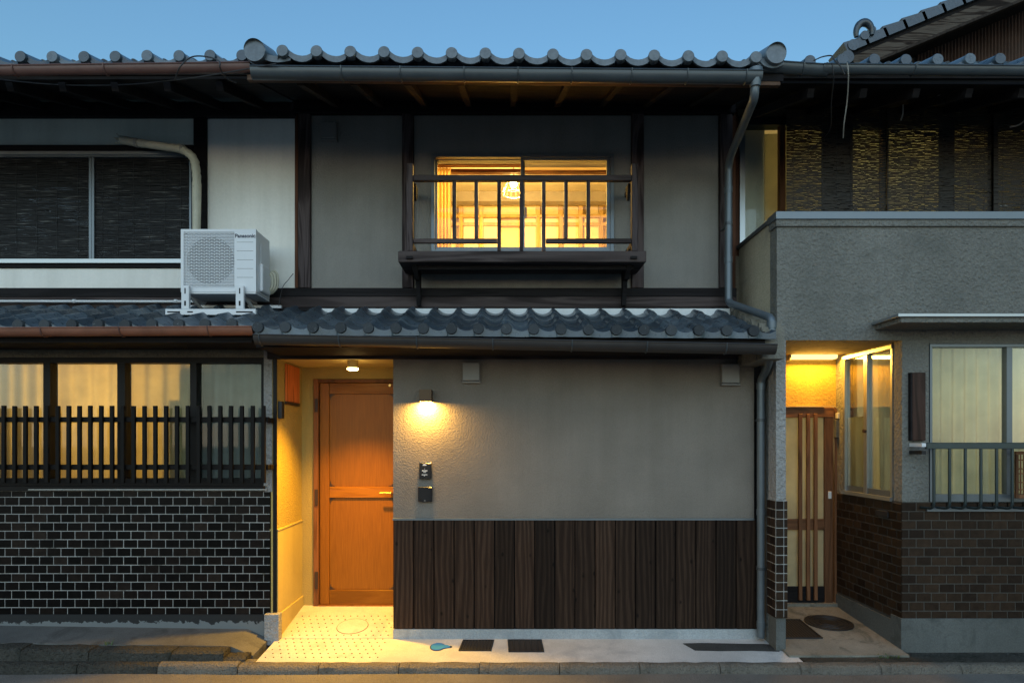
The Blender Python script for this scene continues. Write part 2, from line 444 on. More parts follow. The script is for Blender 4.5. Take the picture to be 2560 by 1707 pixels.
M['cord_light'] = m_plain('cord_light', (.3, .29, .26), .6)
M['glass'] = m_glass('glass', (.92, .95, .94), .28)
M['glass_dark'] = m_glass('glass_dark', (.55, .58, .6), .6)
M['curtain_warm'] = m_cloth('curtain_warm', (.75, .62, .33), .6)
M['curtain_unlit'] = m_cloth('curtain_unlit', (.5, .52, .48), .55)  # greyer copy of the warm curtain, its unlit look put into the colour
M['curtain_green'] = m_cloth('curtain_green', (.56, .58, .46), .6)
M['frosted'] = m_cloth('frosted', (.66, .62, .44), .6)
M['curtain_amber'] = m_cloth('curtain_amber', (.75, .55, .25), .5)
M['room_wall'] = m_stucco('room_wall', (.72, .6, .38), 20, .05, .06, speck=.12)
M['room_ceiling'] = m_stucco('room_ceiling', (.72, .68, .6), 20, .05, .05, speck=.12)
M['room_dark'] = m_stucco('room_dark', (.2, .17, .12), 20, .05, .1)
M['room_beam'] = m_plain('room_beam', (.2, .19, .2), .6)
M['shoji'] = m_plain('shoji', (.75, .68, .55), .7, 0, .05)

def lamp(name, kind, at, energy, color, parent=None, rot=None, size=None, shape=None, sy=None, radius=None, spread=None):
    d = bpy.data.lights.new(name, kind); d.energy = energy; d.color = color
    if kind == 'AREA':
        d.size = size
        if sy: d.shape = 'RECTANGLE'; d.size_y = sy
        if spread: d.spread = spread
    if radius is not None: d.shadow_soft_size = radius
    o = bpy.data.objects.new(name, d)
    link(o, parent, at)
    if rot: o.rotation_euler = rot
    return o

# ------------------------------------------------------------------ ground
YR, ZR = -.53, -.20                      # kerb face, road level
g = MB().box(-150, 150, -150, 150, -.6, -.23).build('ground', M['earth'], kind='structure')
def zroad(x, y): return ZR
rd = MB().sheet([[(x, y, ZR + .004*math.sin(x*3+y*5)) for x in [-60, -12] + [i*.3 for i in range(-20, 21)] + [12, 60]] for y in [-9, -5, -2.5, -1.2, -.9, -.7, -.6, YR-.005]])
rd.build('road', M['asphalt'], kind='structure', smooth='all')

def zp(y): return -.107 + .085*y if y <= 0 else -.107 + .179*y       # pavement before and ramp inside the doorway
def sloped(name, xs, ys, zf, bottom, mat, kind=None, parent=None, jit=0):
    """slab with a sloping top given by zf(x, y)"""
    m = MB(); top = [[(x, y, zf(x, y) + (random.uniform(-jit, jit) if jit else 0)) for x in xs] for y in ys]
    m.sheet(top)
    f, bk = top[0], top[-1]
    m.sheet([f, [(p[0], p[1], bottom) for p in f]])
    m.sheet([[r_[0] for r_ in top], [(r_[0][0], r_[0][1], bottom) for r_ in top]])
    m.sheet([[r_[-1] for r_ in top], [(r_[-1][0], r_[-1][1], bottom) for r_ in top]])
    return m.build(name, mat, parent, kind=kind, smooth=True)
def fr(a, b, n): return [a + (b-a)*i/n for i in range(n+1)]
XL = X(637, -.45)
pave = sloped('pavement', fr(XL, 2.26, 40), [-.45, -.3, -.15, -.005], lambda x, y: zp(y), -.3, M['concrete'], 'structure')
ramp_ = sloped('doorway_ramp', fr(-1.905, -.945, 16), [0, .2, .4, .6], lambda x, y: zp(y), -.3, M['concrete'], 'structure')
# non-slip dimples of the ramp
dm = MB()
for r_ in range(12):
    y = -.36 + r_*.068
    for k in range(15):
        x = -1.86 + .062*k + (.031 if r_ % 2 else 0)
        if y > .0 and x < -1.84: continue
        if x > -.97 - (.0 if y > 0 else .0): continue
        if ((x + 1.33)/.17)**2 + ((y - .2)/.13)**2 < 1: continue
        z = zp(y) + .003
        dm.tube([(x, y, z-.004), (x, y, z + .001)], [.0065, .005], 7)
dm.build('non_slip_stud', M['stud'], pave, kind='stuff')
rc = MB(); cy = .2
rp = [(-1.33 + .13*math.cos(2*math.pi*i/28), cy + .13*math.sin(2*math.pi*i/28)) for i in range(28)]
rc.v = [(p[0], p[1], zp(p[1]) - .004) for p in rp] + [(p[0], p[1], zp(p[1]) + .003) for p in rp]
rc.f = [tuple(range(28))[::-1], tuple(range(28, 56))] + [(i, (i+1) % 28, 28 + (i+1) % 28, 28 + i) for i in range(28)]
rc.build('round_cover', M['concrete'], ramp_)
rr2 = MB(); rr2.tube([(-1.33 + .132*math.cos(2*math.pi*i/28), cy + .132*math.sin(2*math.pi*i/28), zp(cy + .132*math.sin(2*math.pi*i/28)) + .001) for i in range(29)], .003, 5, False); rr2.build('cover_joint', M['stud'], ramp_)
# left slab, a step higher than the pavement, with its worn stone edge
def zl(x, y):
    z = .006 - .03*(x + 4.2)/2.1 + .1*y if y < 0 else .006 - .03*(x + 4.2)/2.1
    k = min(1, max(0, (x - (X(632, -.34) - .16))/.16)); k = k*k*(3 - 2*k)
    return z*(1-k) + (zp(y) + .004)*k
XS = X(632, -.34)
slab = sloped('left_slab', fr(-9, XS, 40), [-.34, -.2, -.08, .0], zl, -.3, M['concrete_slab'], 'structure')
edge = MB().box(-9, XS - .02, -.36, -.3, -.28, -.16).build('worn_edge', M['kerb_rough'], kind='structure')
def stone(name, x0, x1, y0, y1, z0, z1, mat, parent, seed, rough=.006, n=7):
    rnd = random.Random(seed); m = MB()
    prof = [(y0, z0), (y0 - .004, z0 + (z1-z0)*.5), (y0 + .006, z1 - .018), (y0 + .026, z1 - .003), ((y0+y1)/2 + .01, z1), (y1, z1), (y1, z0)]
    rows = [[(x0 + (x1-x0)*i/n + (0 if i in (0, n) else rnd.uniform(-.01, .01)), p[0] + rnd.uniform(-rough, rough), p[1] + rnd.uniform(-rough, rough)) for p in prof] for i in range(n+1)]
    m.sheet(rows); m.f.append(tuple(range(len(prof)))); m.f.append(tuple(len(m.v) - 1 - i for i in range(len(prof))))
    return m.build(name, mat, parent, smooth=True)
x = -7.2; i = 0
while x < XS - .03:
    x1 = min(x + random.uniform(.5, .75), XS - .17) if x < XS - .2 else XS - .01
    stone('edge_stone', x + .002, x1 - .002, -.46, -.335, -.2, zl(x*.4 + x1*.6, -.34) - .004, M['kerb_rough'], edge, i, .004); x = x1; i += 1
kerb = MB().box(-9, 9, YR + .03, -.40, -.29, -.215).build('kerb', M['kerb'], kind='structure')
x = -7.4
for k in range(25):
    x1 = x + .6
    lo = .0 if x < XS - .3 else -.012
    stone('kerb_stone', x + .003, x1 - .003, YR, -.452, -.26, -.128 + lo, M['kerb'] if x > -3 else M['kerb_rough'], kerb, 100 + k, .003); x = x1
bx('kerb_bed', M['kerb'], kerb, -9, XL, -.46, -.40, -.28, -.135)
# right porch floor and the dark strip before it
def zq(x, y): return -.018 - .094*(.7 - y)
porch = sloped('porch_floor', fr(2.19, 3.12, 10), [-.36, -.2, 0, .3, .7], lambda x, y: zq(x, y) - .003, -.3, M['concrete_old'], 'structure', jit=.002)
strip = sloped('gutter_strip', fr(2.27, 9, 20), [-.45, -.34, -.2], lambda x, y: -.139 + .02*(y+.45), -.3, M['kerb_rough'], 'structure', jit=.003)

def disc_cover(name, label, cat, cx, cy, rx, ry, zf, mat, rim=.004):
    t = thing(name, label, cat, (cx, cy, zf(cx, cy)))
    def ring(k, dz): return [(cx + rx*k*math.cos(a), cy + ry*k*math.sin(a), zf(0, cy + ry*k*math.sin(a)) + dz) for a in [2*math.pi*i/32 for i in range(32)]]
    return t, ring
t, ring = disc_cover('manhole_cover', 'round dark iron manhole cover in the porch floor by the barred door', 'manhole cover', 2.83, .26, .2, .17, zq, M['iron'])
m = MB(); a, b = ring(1.0, -.004), ring(1.0, .006)
m.v = a + b; m.f = [tuple(range(32))[::-1], tuple(range(32, 64))] + [(i, (i+1) % 32, 32+(i+1) % 32, 32+i) for i in range(32)]
m.build('cover_plate', M['iron'], t)
for k in (.4, .62, .82):
    m = MB(); m.tube([*(ring(k, .007)), ring(k, .007)[0]], .004, 6, False); m.build('ring', M['iron'], t)
def flat_grate(name, label, x0, x1, y0, y1, zf, mat, nb, skew=0, cat='drain cover'):
    t = thing(name, label, cat, ((x0+x1)/2, (y0+y1)/2, zf(0, (y0+y1)/2)))
    def q(x, y, dz): return (x + skew*(y - y1), y, zf(0, y) + dz)
    def slab(xa, xb, ya, yb, za, zb):
        m = MB(); m.hexa([q(xa, ya, za), q(xb, ya, za), q(xb, yb, za), q(xa, yb, za)], [q(xa, ya, zb), q(xb, ya, zb), q(xb, yb, zb), q(xa, yb, zb)]); return m
    slab(x0, x1, y0, y1, -.004, .003).build('tray', M['dark'], t)
    e = .012
    for a in ((x0, x1, y0, y0+e), (x0, x1, y1-e, y1), (x0, x0+e, y0+e, y1-e), (x1-e, x1, y0+e, y1-e)):
        slab(*a, .003, .008).build('rim', mat, t)
    for i in range(nb):
        c = x0 + (x1-x0)*(i+1)/(nb+1)
        slab(c-.004, c+.004, y0+e+.002, y1-e-.002, .003, .007).build('bar', mat, t)
    return t
zpp = lambda x, y: zp(y)
flat_grate('drain_grate', 'black iron drain cover beside the round blue lid', X(1155, -.15), X(1235, -.15), -.25, -.045, zpp, M['iron'], 9, .1)
flat_grate('drain_grate', 'black iron drain cover second from the round blue lid', X(1269, -.15), X(1356, -.15), -.27, -.04, zpp, M['iron'], 5, -.03)
flat_grate('drain_grate', 'square iron grating in the old porch floor behind the brick pillar', 2.3, 2.61, -.06, .33, zq, M['iron'], 12)
t = thing('meter_lid', 'small round bright blue water meter lid in the pale pavement', 'meter lid', (X(1095, -.17), -.17, zp(-.17)))
cx = X(1094, -.17)
for nm, k, dz, mt in (('lid_ring', 1.0, .002, 'iron'), ('lid', .88, .006, 'blue_cover')):
    pts = [(cx + .062*k*math.cos(a), -.172 + .075*k*math.sin(a)) for a in [2*math.pi*i/24 for i in range(2, 23)]]
    pts += [(cx + .115*k, -.172 - .014*k), (cx + .115*k, -.172 + .014*k)]
    m = MB(); n = len(pts)
    m.v = [(p[0], p[1], zp(p[1]) - .004) for p in pts] + [(p[0], p[1], zp(p[1]) + dz) for p in pts]
    m.f = [tuple(range(n))[::-1], tuple(range(n, 2*n))] + [(i, (i+1) % n, n+(i+1) % n, n+i) for i in range(n)]
    m.build(nm, M[mt], t)
# asphalt patch let into the pavement
pp = [(1.44, -.11), (1.6, -.1), (1.9, -.115), (2.1, -.12), (2.22, -.15), (2.16, -.26), (1.95, -.245), (1.7, -.25), (1.5, -.24)]
m = MB(); n = len(pp)
m.v = [(p[0], p[1], zp(p[1]) - .004) for p in pp] + [(p[0], p[1], zp(p[1]) + .003) for p in pp]
m.f = [tuple(range(n))[::-1], tuple(range(n, 2*n))] + [(i, (i+1) % n, n+(i+1) % n, n+i) for i in range(n)]
m.build('asphalt_patch', M['asphalt_patch'], kind='structure')

def weed(label, at, n, h, spread, seed):
    rnd = random.Random(seed); t = thing('weed', label, 'weed', at, None)
    for i in range(n):
        a = rnd.uniform(0, 6.28); L = h*rnd.uniform(.5, 1); b = Vector(at) + Vector((rnd.uniform(-spread, spread), rnd.uniform(-spread, spread)*.25, -.005))
        d = Vector((math.cos(a)*.5, math.sin(a)*.35, 1)).normalized(); s = Vector((-math.sin(a), math.cos(a), 0))*h*.1
        p = [b, b + d*L*.6, b + d*L + Vector((math.cos(a), math.sin(a), -.4))*L*.25]
        m = MB(); m.sheet([[p[0]-s*.5, p[0]+s*.5], [p[1]-s, p[1]+s], [p[2]-s*.1, p[2]+s*.1]]); m.build('leaf', M['weed'], t)
weed('tiny green weed in the joint before the black tiled wall', (X(272, -.34), -.34, zl(X(272, -.34), -.34)), 9, .045, .03, 1)
weed('low tuft of weeds at the right corner of the old porch floor', (X(2222, -.37), -.37, -.135), 34, .04, .09, 2)

# ------------------------------------------------------------------ tiled roofs
PROFILE = [(-.03, .014), (.0, .03), (.05, .045), (.10, .054), (.15, .057), (.21, .053), (.28, .041), (.36, .026), (.46, .012), (.58, .004), (.70, .001), (.82, .004), (.92, .012), (1.0, .022)]
def tile_mesh(name, w, slope, mat, L=.26, thick=.02, eave=None, r=.041, sc=1.0, cap=True):
    """one roof tile; origin at its front left corner; eave: None, 'flat' or 'scallop' front"""
    m = MB(); a = math.atan(slope); ca, sa = math.cos(a), math.sin(a)
    def pt(u, v, h): return (u*w, v*ca - h*sa, v*sa + h*ca)
    def h(k, v): return PROFILE[k][1]*sc + thick*(1 - v/L)
    K = range(len(PROFILE)); vs = (0, L*.5, L)
    top = [[pt(PROFILE[k][0], v, h(k, v)) for k in K] for v in vs]
    bot = [[pt(PROFILE[k][0], v, h(k, v) - thick) for k in K] for v in vs]
    m.sheet(top); m.sheet(bot)
    m.sheet([[r_[0] for r_ in top], [r_[0] for r_ in bot]]); m.sheet([[r_[-1] for r_ in top], [r_[-1] for r_ in bot]])
    m.sheet([top[-1], bot[-1]])
    f = top[0]
    if eave is None:
        m.sheet([top[0], bot[0]])
    else:
        if eave == 'flat': low = [(p[0], p[1] - .002, min(p[2] - .012, -.022)) for p in f]
        else: low = [(p[0], p[1] - .002, p[2] - .044) for p in f]
        back = [(p[0], p[1] + .018, p[2]) for p in low]; ub = [(p[0], p[1] + .018, p[2] - .01) for p in f]
        m.sheet([f, low]); m.sheet([low, back]); m.sheet([back, ub])
        if cap:
            cx, cz = .15*w, f[4][2] - r + .001; n0 = len(m.f)
            y0 = f[4][1]
            m.tube([(cx, y0 + .03, cz), (cx, y0 - .010, cz), (cx, y0 - .014, cz)], [r, r, r*.93], 24)
            if eave == 'scallop':
                pass
    me = m.mesh(name, Vector((0, 0, 0)), smooth=True); me.materials.append(mat)
    if eave == 'flat' and cap:
        me.materials.append(M['tile_disc'])
        for p in me.polygons:
            if p.index >= n0: p.material_index = 1
    return me

def tiled(roof, x0, n, w, yf, zf_l, zf_r, slope, rows, mat, eave, exposure=.205, r=.041, sc=1.0, skip=None, names=('eave_tile', 'roof_tile'), jit=.0025, cap=True):
    me = tile_mesh('roof_tile', w, slope, mat, sc=sc); mf = tile_mesh('eave_tile', w, slope, mat, eave=eave, r=r, sc=sc, cap=cap)
    a = math.atan(slope)
    for k in range(rows):
        for i in range(n):
            if skip and skip(i, k): continue
            s = k*exposure; zf = zf_l + (zf_r - zf_l)*i/max(1, n-1)
            at = (x0 + i*w + random.uniform(-jit, jit), yf + s*math.cos(a) + random.uniform(-jit, jit), zf + s*math.sin(a) + .0006*i + random.uniform(-jit, jit)*.6)
            o = inst(names[0] if k == 0 else names[1], mf if k == 0 else me, at, roof, (random.uniform(-.012, .012), random.uniform(-.014, .014), random.uniform(-.008, .008)))

def slab_roof(name, parent, x0, x1, y0, z0l, z0r, y1, slope, th, mat):
    dz = (y1 - y0)*slope
    a = [(x0, y0, z0l), (x1, y0, z0r), (x1, y1, z0r+dz), (x0, y1, z0l+dz)]
    return MB().hexa([(p[0], p[1], p[2]-th) for p in a], a).build(name, mat, parent)

def gutter(name, parent, a, b, r, mat, brackets=(), bmat=None, h=None, seg=10, ends=True):
    """half-round gutter from a to b, given along its front rim"""
    a, b = Vector(a), Vector(b); m = MB(); h = h or r
    def sec(p, rr, hh): return [(p.x, p.y + r - rr*math.cos(math.pi*k/seg), p.z - hh*math.sin(math.pi*k/seg)) for k in range(seg+1)]
    o0, o1 = sec(a, r, h), sec(b, r, h); i0, i1 = sec(a, r-.004, h-.004), sec(b, r-.004, h-.004)
    m.sheet([o0, o1]); m.sheet([i0, i1]); m.sheet([[o0[0], i0[0]], [o1[0], i1[0]]]); m.sheet([[o0[-1], i0[-1]], [o1[-1], i1[-1]]])
    if ends:
        for s in (o0, o1): m.add(s, [tuple(range(len(s)))])
    m.tube([a, b], .006, 6); 
    o = m.build(name, mat, parent, smooth=True)
    for px in brackets:
        t = (px - a.x)/(b.x - a.x); p = a.lerp(b, t); q = MB()
        s = sec(p, r+.003, h+.003); q.tube([(p.x, p.y - .004, p.z + .006)] + [Vector(v) for v in s] + [(p.x, p.y + 2*r + .05, p.z + .03)], .0055, 6)
        q.build('gutter_bracket', bmat or mat, o, smooth=True)
    return o

# ------------------------------------------------------------------ the three row houses
GROUP = 'row houses side by side along the street'
H1 = thing('town_house', 'two-storey grey stucco house with orange wooden door and lit upstairs window', 'house', (0, 0, -.1), GROUP)
H0 = thing('town_house', 'house with black tiled wall, slatted window guard and white upper plaster', 'house', (-3, 0, 0), GROUP)
H2 = thing('town_house', 'house with rough grey parapet, brown tiled wall and barred porch door', 'house', (4, -.25, -.1), GROUP)

# ---- centre house, ground floor
XW0, XW1 = X(983, 0), X(1885, 0)
ZC = 2.218
bx('wall', M['stucco_main'], H1, XW0, XW1, 0, .14, Z(1297, 0), 2.26)
bx('wall', M['stucco_main'], H1, XW0 + .002, XW0 + .14, .142, .66, -.1, 2.26)
fb('flashing', M['alu_grey'], H1, 981, 1886, 1295.5, 1300, -.026, .024)
wall_b = bx('board_wall', M['black_wood'], H1, XW0, XW1 + .1, .004, .14, -.09, Z(1299, 0))
ZB1, ZB0 = Z(1300, -.02), Z(1571, -.02)
nb = 18; bw = (X(1891, -.02) - X(984, -.02))/nb
bm_board = MB().box(-bw/2 + .0042, bw/2 - .0042, -.011, .011, -(ZB1-ZB0)/2, (ZB1-ZB0)/2).mesh('board', Vector((0, 0, 0)), .003)
bm_board.materials.append(M['charred'])
for i in range(nb):
    inst('board', bm_board, (X(984, -.02) + bw*(i+.5), -.009 + random.uniform(-.0015, .0015), (ZB1+ZB0)/2), wall_b)
bx('plinth', M['plinth'], H1, XW0 + .003, XW1 + .04, -.018, .1, -.25, Z(1572, -.018))
bx('corner_post', M['black_wood'], H1, XW1 + .002, X(1918, .06), .05, .2, -.1, 2.3)
# recess
XRL = X(693, 0)
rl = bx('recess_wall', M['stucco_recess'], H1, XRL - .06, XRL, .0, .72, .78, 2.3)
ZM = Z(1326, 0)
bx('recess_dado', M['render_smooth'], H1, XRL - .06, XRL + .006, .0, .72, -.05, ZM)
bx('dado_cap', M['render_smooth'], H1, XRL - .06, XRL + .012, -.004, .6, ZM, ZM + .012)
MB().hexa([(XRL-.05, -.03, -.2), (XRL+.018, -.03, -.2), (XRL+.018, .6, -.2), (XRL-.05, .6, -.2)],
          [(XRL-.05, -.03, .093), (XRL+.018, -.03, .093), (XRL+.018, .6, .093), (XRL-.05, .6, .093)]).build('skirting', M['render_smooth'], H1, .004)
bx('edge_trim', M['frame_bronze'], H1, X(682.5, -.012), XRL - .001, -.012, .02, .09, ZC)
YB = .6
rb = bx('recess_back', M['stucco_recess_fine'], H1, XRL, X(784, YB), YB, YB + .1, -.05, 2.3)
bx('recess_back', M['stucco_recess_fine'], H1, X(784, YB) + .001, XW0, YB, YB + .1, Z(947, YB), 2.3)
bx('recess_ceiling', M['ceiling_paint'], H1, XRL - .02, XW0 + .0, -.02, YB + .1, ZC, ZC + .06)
# door
door = bx('door', M['door_frame'], H1, X(798, YB), -.955, YB + .045, YB + .06, .0, Z(957, YB))
ZD1 = Z(957, YB)
bx('door_jamb', M['door_frame'], H1, X(785, YB), X(797, YB), YB - .02, YB + .09, .0, Z(948, YB), .003)
bx('door_head', M['door_frame'], H1, X(797.3, YB), -.94, YB - .018, YB + .09, Z(956.5, YB), Z(948, YB), .003)
XS0, XS1, XS2 = X(799, YB), X(822, YB), -1.045
bx('stile', M['door_wood'], door, XS0, XS1, YB + .01, YB + .044, .004, ZD1, .003)
bx('stile', M['door_wood'], door, XS2, -.957, YB + .01, YB + .044, .004, ZD1, .003)
for nm, a, b in (('rail', 957, 984), ('rail', 1217, 1244), ('rail', 1475, 1512)):
    bx(nm, M['door_rail'], door, XS1 + .001, XS2 - .001, YB + .012, YB + .044, Z(b, YB), Z(a, YB), .003)
for a, b in ((984.5, 1216.5), (1244.5, 1474.5)):
    bx('panel', M['door_wood'], door, XS1 + .001, XS2 - .001, YB + .026, YB + .044, Z(b, YB), Z(a, YB))
def ornament(cx, cz, sx, sz):
    m = MB(); s = .03
    for (a, b, rr) in ((.0, .0, .010), (.5, .0, .0075), (.0, .5, .0075), (1.0, .0, .005), (.0, 1.0, .005), (.42, .42, .005), (1.35, 0, .003), (0, 1.35, .003)):
        c = (cx + sx*(.006 + a*s), YB + .022, cz + sz*(.006 + b*s))
        m.tube([c, (c[0], YB + .028, c[2])], rr, 8)
    m.build('corner_ornament', M['ornament'], door)
for zc, sz in ((Z(984.5, YB), -1), (Z(1216.5, YB), 1), (Z(1244.5, YB), -1), (Z(1474.5, YB), 1)):
    ornament(XS1 + .004, zc + sz*.002, 1, sz); ornament(XS2 - .004, zc + sz*.002, -1, sz)
zh = Z(1231, YB)
m = MB(); m.tube([(-1.07, YB + .012, zh), (-1.07, YB - .04, zh)], .011, 12); m.tube([(-1.062, YB - .04, zh), (-1.17, YB - .04, zh)], [.009, .0075], 10)
m.build('handle', M['brass'], door, smooth=True)
m = MB(); c = P(974, 963, YB); m.tube([(c.x, YB + .014, c.z), (c.x, YB + .002, c.z)], [.016, .012], 14); m.build('door_knob', M['brass'], door, smooth=True)
for a, b in ((997, 1030), (1222, 1262), (1427, 1470)):
    bx('hinge', M['ornament'], door, X(789, YB), X(797, YB), YB - .028, YB - .021, Z(b, YB), Z(a, YB), .002)
bx('threshold', M['door_frame'], H1, X(785, YB), -.94, YB - .02, YB + .08, -.02, .003)
# eave of the lower roof
fb('header_beam', M['beam'], H1, 668, 1886, 866, 897, -.035, .034)
lr = slab_roof('lower_roof', H1, -1.853, 1.93, -.53, 2.315, 2.285, .25, .40, .05, M['black_wood'])
tiled(lr, -1.853, 19, .2026, -.555, 2.338, 2.30, .40, 4, M['roof_tile'], 'flat')
fb('eave_soffit', M['black_wood'], H1, 640, 1912, 858, 868, -.5, .47)
fb('eave_fascia', M['black_wood'], H1, 641, 1912, 829, 850, -.52, .02)
bx('mortar_strip', M['mortar_white'], H1, -1.62, 1.94, .165, .249, 2.575, 2.672)
m = MB()
for i in range(26):
    a = i/25; y = -.5 + .7*a
    m.box(1.925 + random.uniform(-.004, .004), 2.09, y, y + .0285, 2.15, 2.375 + .3*a + random.uniform(-.02, .035))
m.build('verge_mortar', M['concrete_old'], H1)
bra = [X(p, -.62) for p in (650, 848, 1042, 1232, 1430, 1617, 1815)]
gutter('gutter', H1, P(632, 836, -.64), P(1944, 861, -.64), .05, M['dark_gutter'], bra, M['steel_gutter'], .068)
# ---- centre house, upper floor
YU = .25
ZU0, ZU1 = Z(720, YU), Z(282, YU)
def up(a, b, c, d): return bx('upper_wall', M['stucco_up'], H1, X(a, YU), X(b, YU), YU + .03, YU + .12, Z(d, YU), Z(c, YU))
up(776, 1004, 282, 720); up(1611, 1799, 282, 720)
up(1034, 1579, 282, 384); up(1034, 1077, 384.2, 632); up(1536, 1579, 384.2, 632); up(1034, 1579, 632.2, 720)
for a, b in ((745, 775), (1005, 1033), (1580, 1610), (1800, 1832)):
    fb('post', M['post'], H1, a, b, 262, 719, YU, .13, .004)
fb('post', M['red_wood'], H1, 737, 744.5, 262, 719, YU + .012, .12)
fb('wall_plate', M['black_wood'], H1, 737, 1840, 250, 282, YU - .02, .16, .004)
fb('sill_beam', M['black_wood'], H1, 700, 1842, 719.5, 741, YU - .02, .14, .004)
fb('base_board', M['beam'], H1, 700, 1842, 741.5, 768, YU - .045, .16, .004)
fb('flashing', M['black_wood'], H1, 700, 1842, 768.5, 777, YU - .07, .18)
bx('side_infill', M['red_wood'], H1, X(1832, YU), X(1850, YU), YU + .1, YU + .15, 2.6, 4.5)
bx('light_stop_board', M['black_wood'], H1, -1.86, 1.97, YU + .125, YU + .15, 4.38, 4.75)  # added board, blocks room light leaking out above the wall plate
# window
win = fb('window', M['alu_grey'], H1, 1078, 1535, 384.5, 393, YU + .005, .1)
for a in ((1078, 1086.5, 393.3, 632), (1526.5, 1535, 393.3, 632)): fb('frame_side', M['alu_grey'], win, *a, YU + .005, .1)
fb('frame_sill', M['alu_grey'], win, 1086.8, 1526.3, 624, 632, YU + .0, .11)
for a, b, y in ((1087, 1312, YU + .055), (1302, 1526, YU + .025)):
    fb('sash_top', M['alu_grey'], win, a, b, 393.5, 401, y, .025); fb('sash_bottom', M['alu_grey'], win, a, b, 618, 623.8, y, .025)
    fb('sash_side', M['alu_grey'], win, a, a + 6, 401.2, 617.8, y, .025); fb('sash_side', M['alu_grey'], win, b - 9, b, 401.2, 617.8, y, .025)
    fb('pane', M['glass'], win, a + 6.2, b - 9.2, 401.3, 617.7, y + .01, .004)
fb('latch', M['steel_pipe'], win, 1312.5, 1317, 518, 545, YU + .012, .012)
# upstairs room
YB2 = 2.25
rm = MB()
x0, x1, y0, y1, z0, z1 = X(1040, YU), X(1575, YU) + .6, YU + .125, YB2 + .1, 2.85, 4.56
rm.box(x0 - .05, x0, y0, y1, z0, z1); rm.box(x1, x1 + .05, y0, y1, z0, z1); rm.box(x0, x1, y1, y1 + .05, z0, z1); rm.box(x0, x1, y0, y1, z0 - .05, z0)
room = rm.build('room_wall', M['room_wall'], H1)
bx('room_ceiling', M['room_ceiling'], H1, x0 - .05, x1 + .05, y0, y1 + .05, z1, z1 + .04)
fb('ceiling_beam', M['room_beam'], room, 1020, 1580, 478, 503, 2.05, .12)
for px in (1152, 1203, 1345, 1402, 1452, 1503): fb('room_post', M['pale_wood'], room, px - 5, px + 5, 503, 720, YB2 + .01, .08)
fb('room_rail', M['pale_wood'], room, 1020, 1600, 536, 543, YB2, .08)
fb('room_rail', M['pale_wood'], room, 1020, 1600, 556, 564, YB2 + .015, .05)
for a, b in ((1159, 1197), (1209, 1250), (1300, 1339), (1351, 1396), (1408, 1446), (1458, 1497)):
    fb('room_panel', M['shoji'], room, a, b, 544, 720, YB2 + .05, .03)
fb('room_lintel', M['old_wood_h'], room, 1080, 1310, 395, 412, YU + .16, .06); fb('curtain_rail', M['white_metal'], room, 1085, 1530, 404, 408, YU + .14, .012)
fb('blind_roll', M['shoji'], room, 1312, 1530, 398, 419, YU + .18, .05)
fb('room_lintel', M['old_wood_h'], room, 1090, 1530, 422, 431, YU + .26, .05)
c = P(1284, 457, 1.0)
L1 = thing('pendant_lamp', 'glowing bare bulb in a wire cage hanging in the upstairs room', 'lamp', (c.x, c.y, 4.555), None)
m = MB(); m.tube([(c.x, c.y, 4.56), (c.x, c.y, c.z + .06)], .005, 6); m.build('flex', M['cord'], L1)
m = MB()
m.tube([(c.x, c.y, c.z - .05), (c.x, c.y, c.z - .04), (c.x, c.y, c.z - .01), (c.x, c.y, c.z + .03), (c.x, c.y, c.z + .06)], [.008, .028, .037, .026, .013], 14)
m.build('bulb', m_emit('bulb_glow', (1, .62, .2), 60), L1, smooth=True)
m = MB(); rr = .11
for zc, k in ((c.z + .02, .45), (c.z - .05, .85), (c.z - .11, 1.0)):
    pts = [(c.x + rr*k*math.cos(a), c.y + rr*k*math.sin(a), zc) for a in [2*math.pi*i/20 for i in range(21)]]; m.tube(pts, .003, 5, False)
for i in range(14):
    a = 2*math.pi*i/14
    m.tube([(c.x + .02*math.cos(a), c.y + .02*math.sin(a), c.z + .07)] + [(c.x + rr*k*math.cos(a), c.y + rr*k*math.sin(a), zc) for zc, k in ((c.z + .02, .45), (c.z - .05, .85), (c.z - .11, 1.0))], .0022, 4)
m.build('wire_shade', M['brass'], L1)
lamp('pendant_light', 'POINT', (c.x, c.y - .0, c.z - .09), 115, (1, .58, .15), L1, radius=.05)

def curtain(name, label, x0, x1, y, z0, z1, mat, waves, amp, group=None, tilt=0, parent=None, cat='curtain'):
    m = MB(); n = waves*10; rnd = random.Random(int(x0*1000)); ph = [rnd.uniform(-1.2, 1.2) for _ in range(waves+2)]
    rows = []
    for j in range(6):
        k = j/5; r_ = []
        for i in range(n+1):
            t = i/n; w = int(t*waves)
            r_.append((x0 + (x1-x0)*t, y + amp*(.5 + .5*k)*math.sin(2*math.pi*waves*t + ph[w]*.5*k) + tilt*k, z1 + (z0-z1)*k))
        rows.append(r_)
    o = m.sheet(rows).build(name, mat, parent, smooth='all')
    if label: tag(o, label, cat, group)
    return o
curtain('curtain', 'narrow amber curtain gathered at the left of the lit upstairs window', X(1086, .5), X(1128, .5), .48, 2.9, Z(420, .48), M['curtain_amber'], 5, .018)

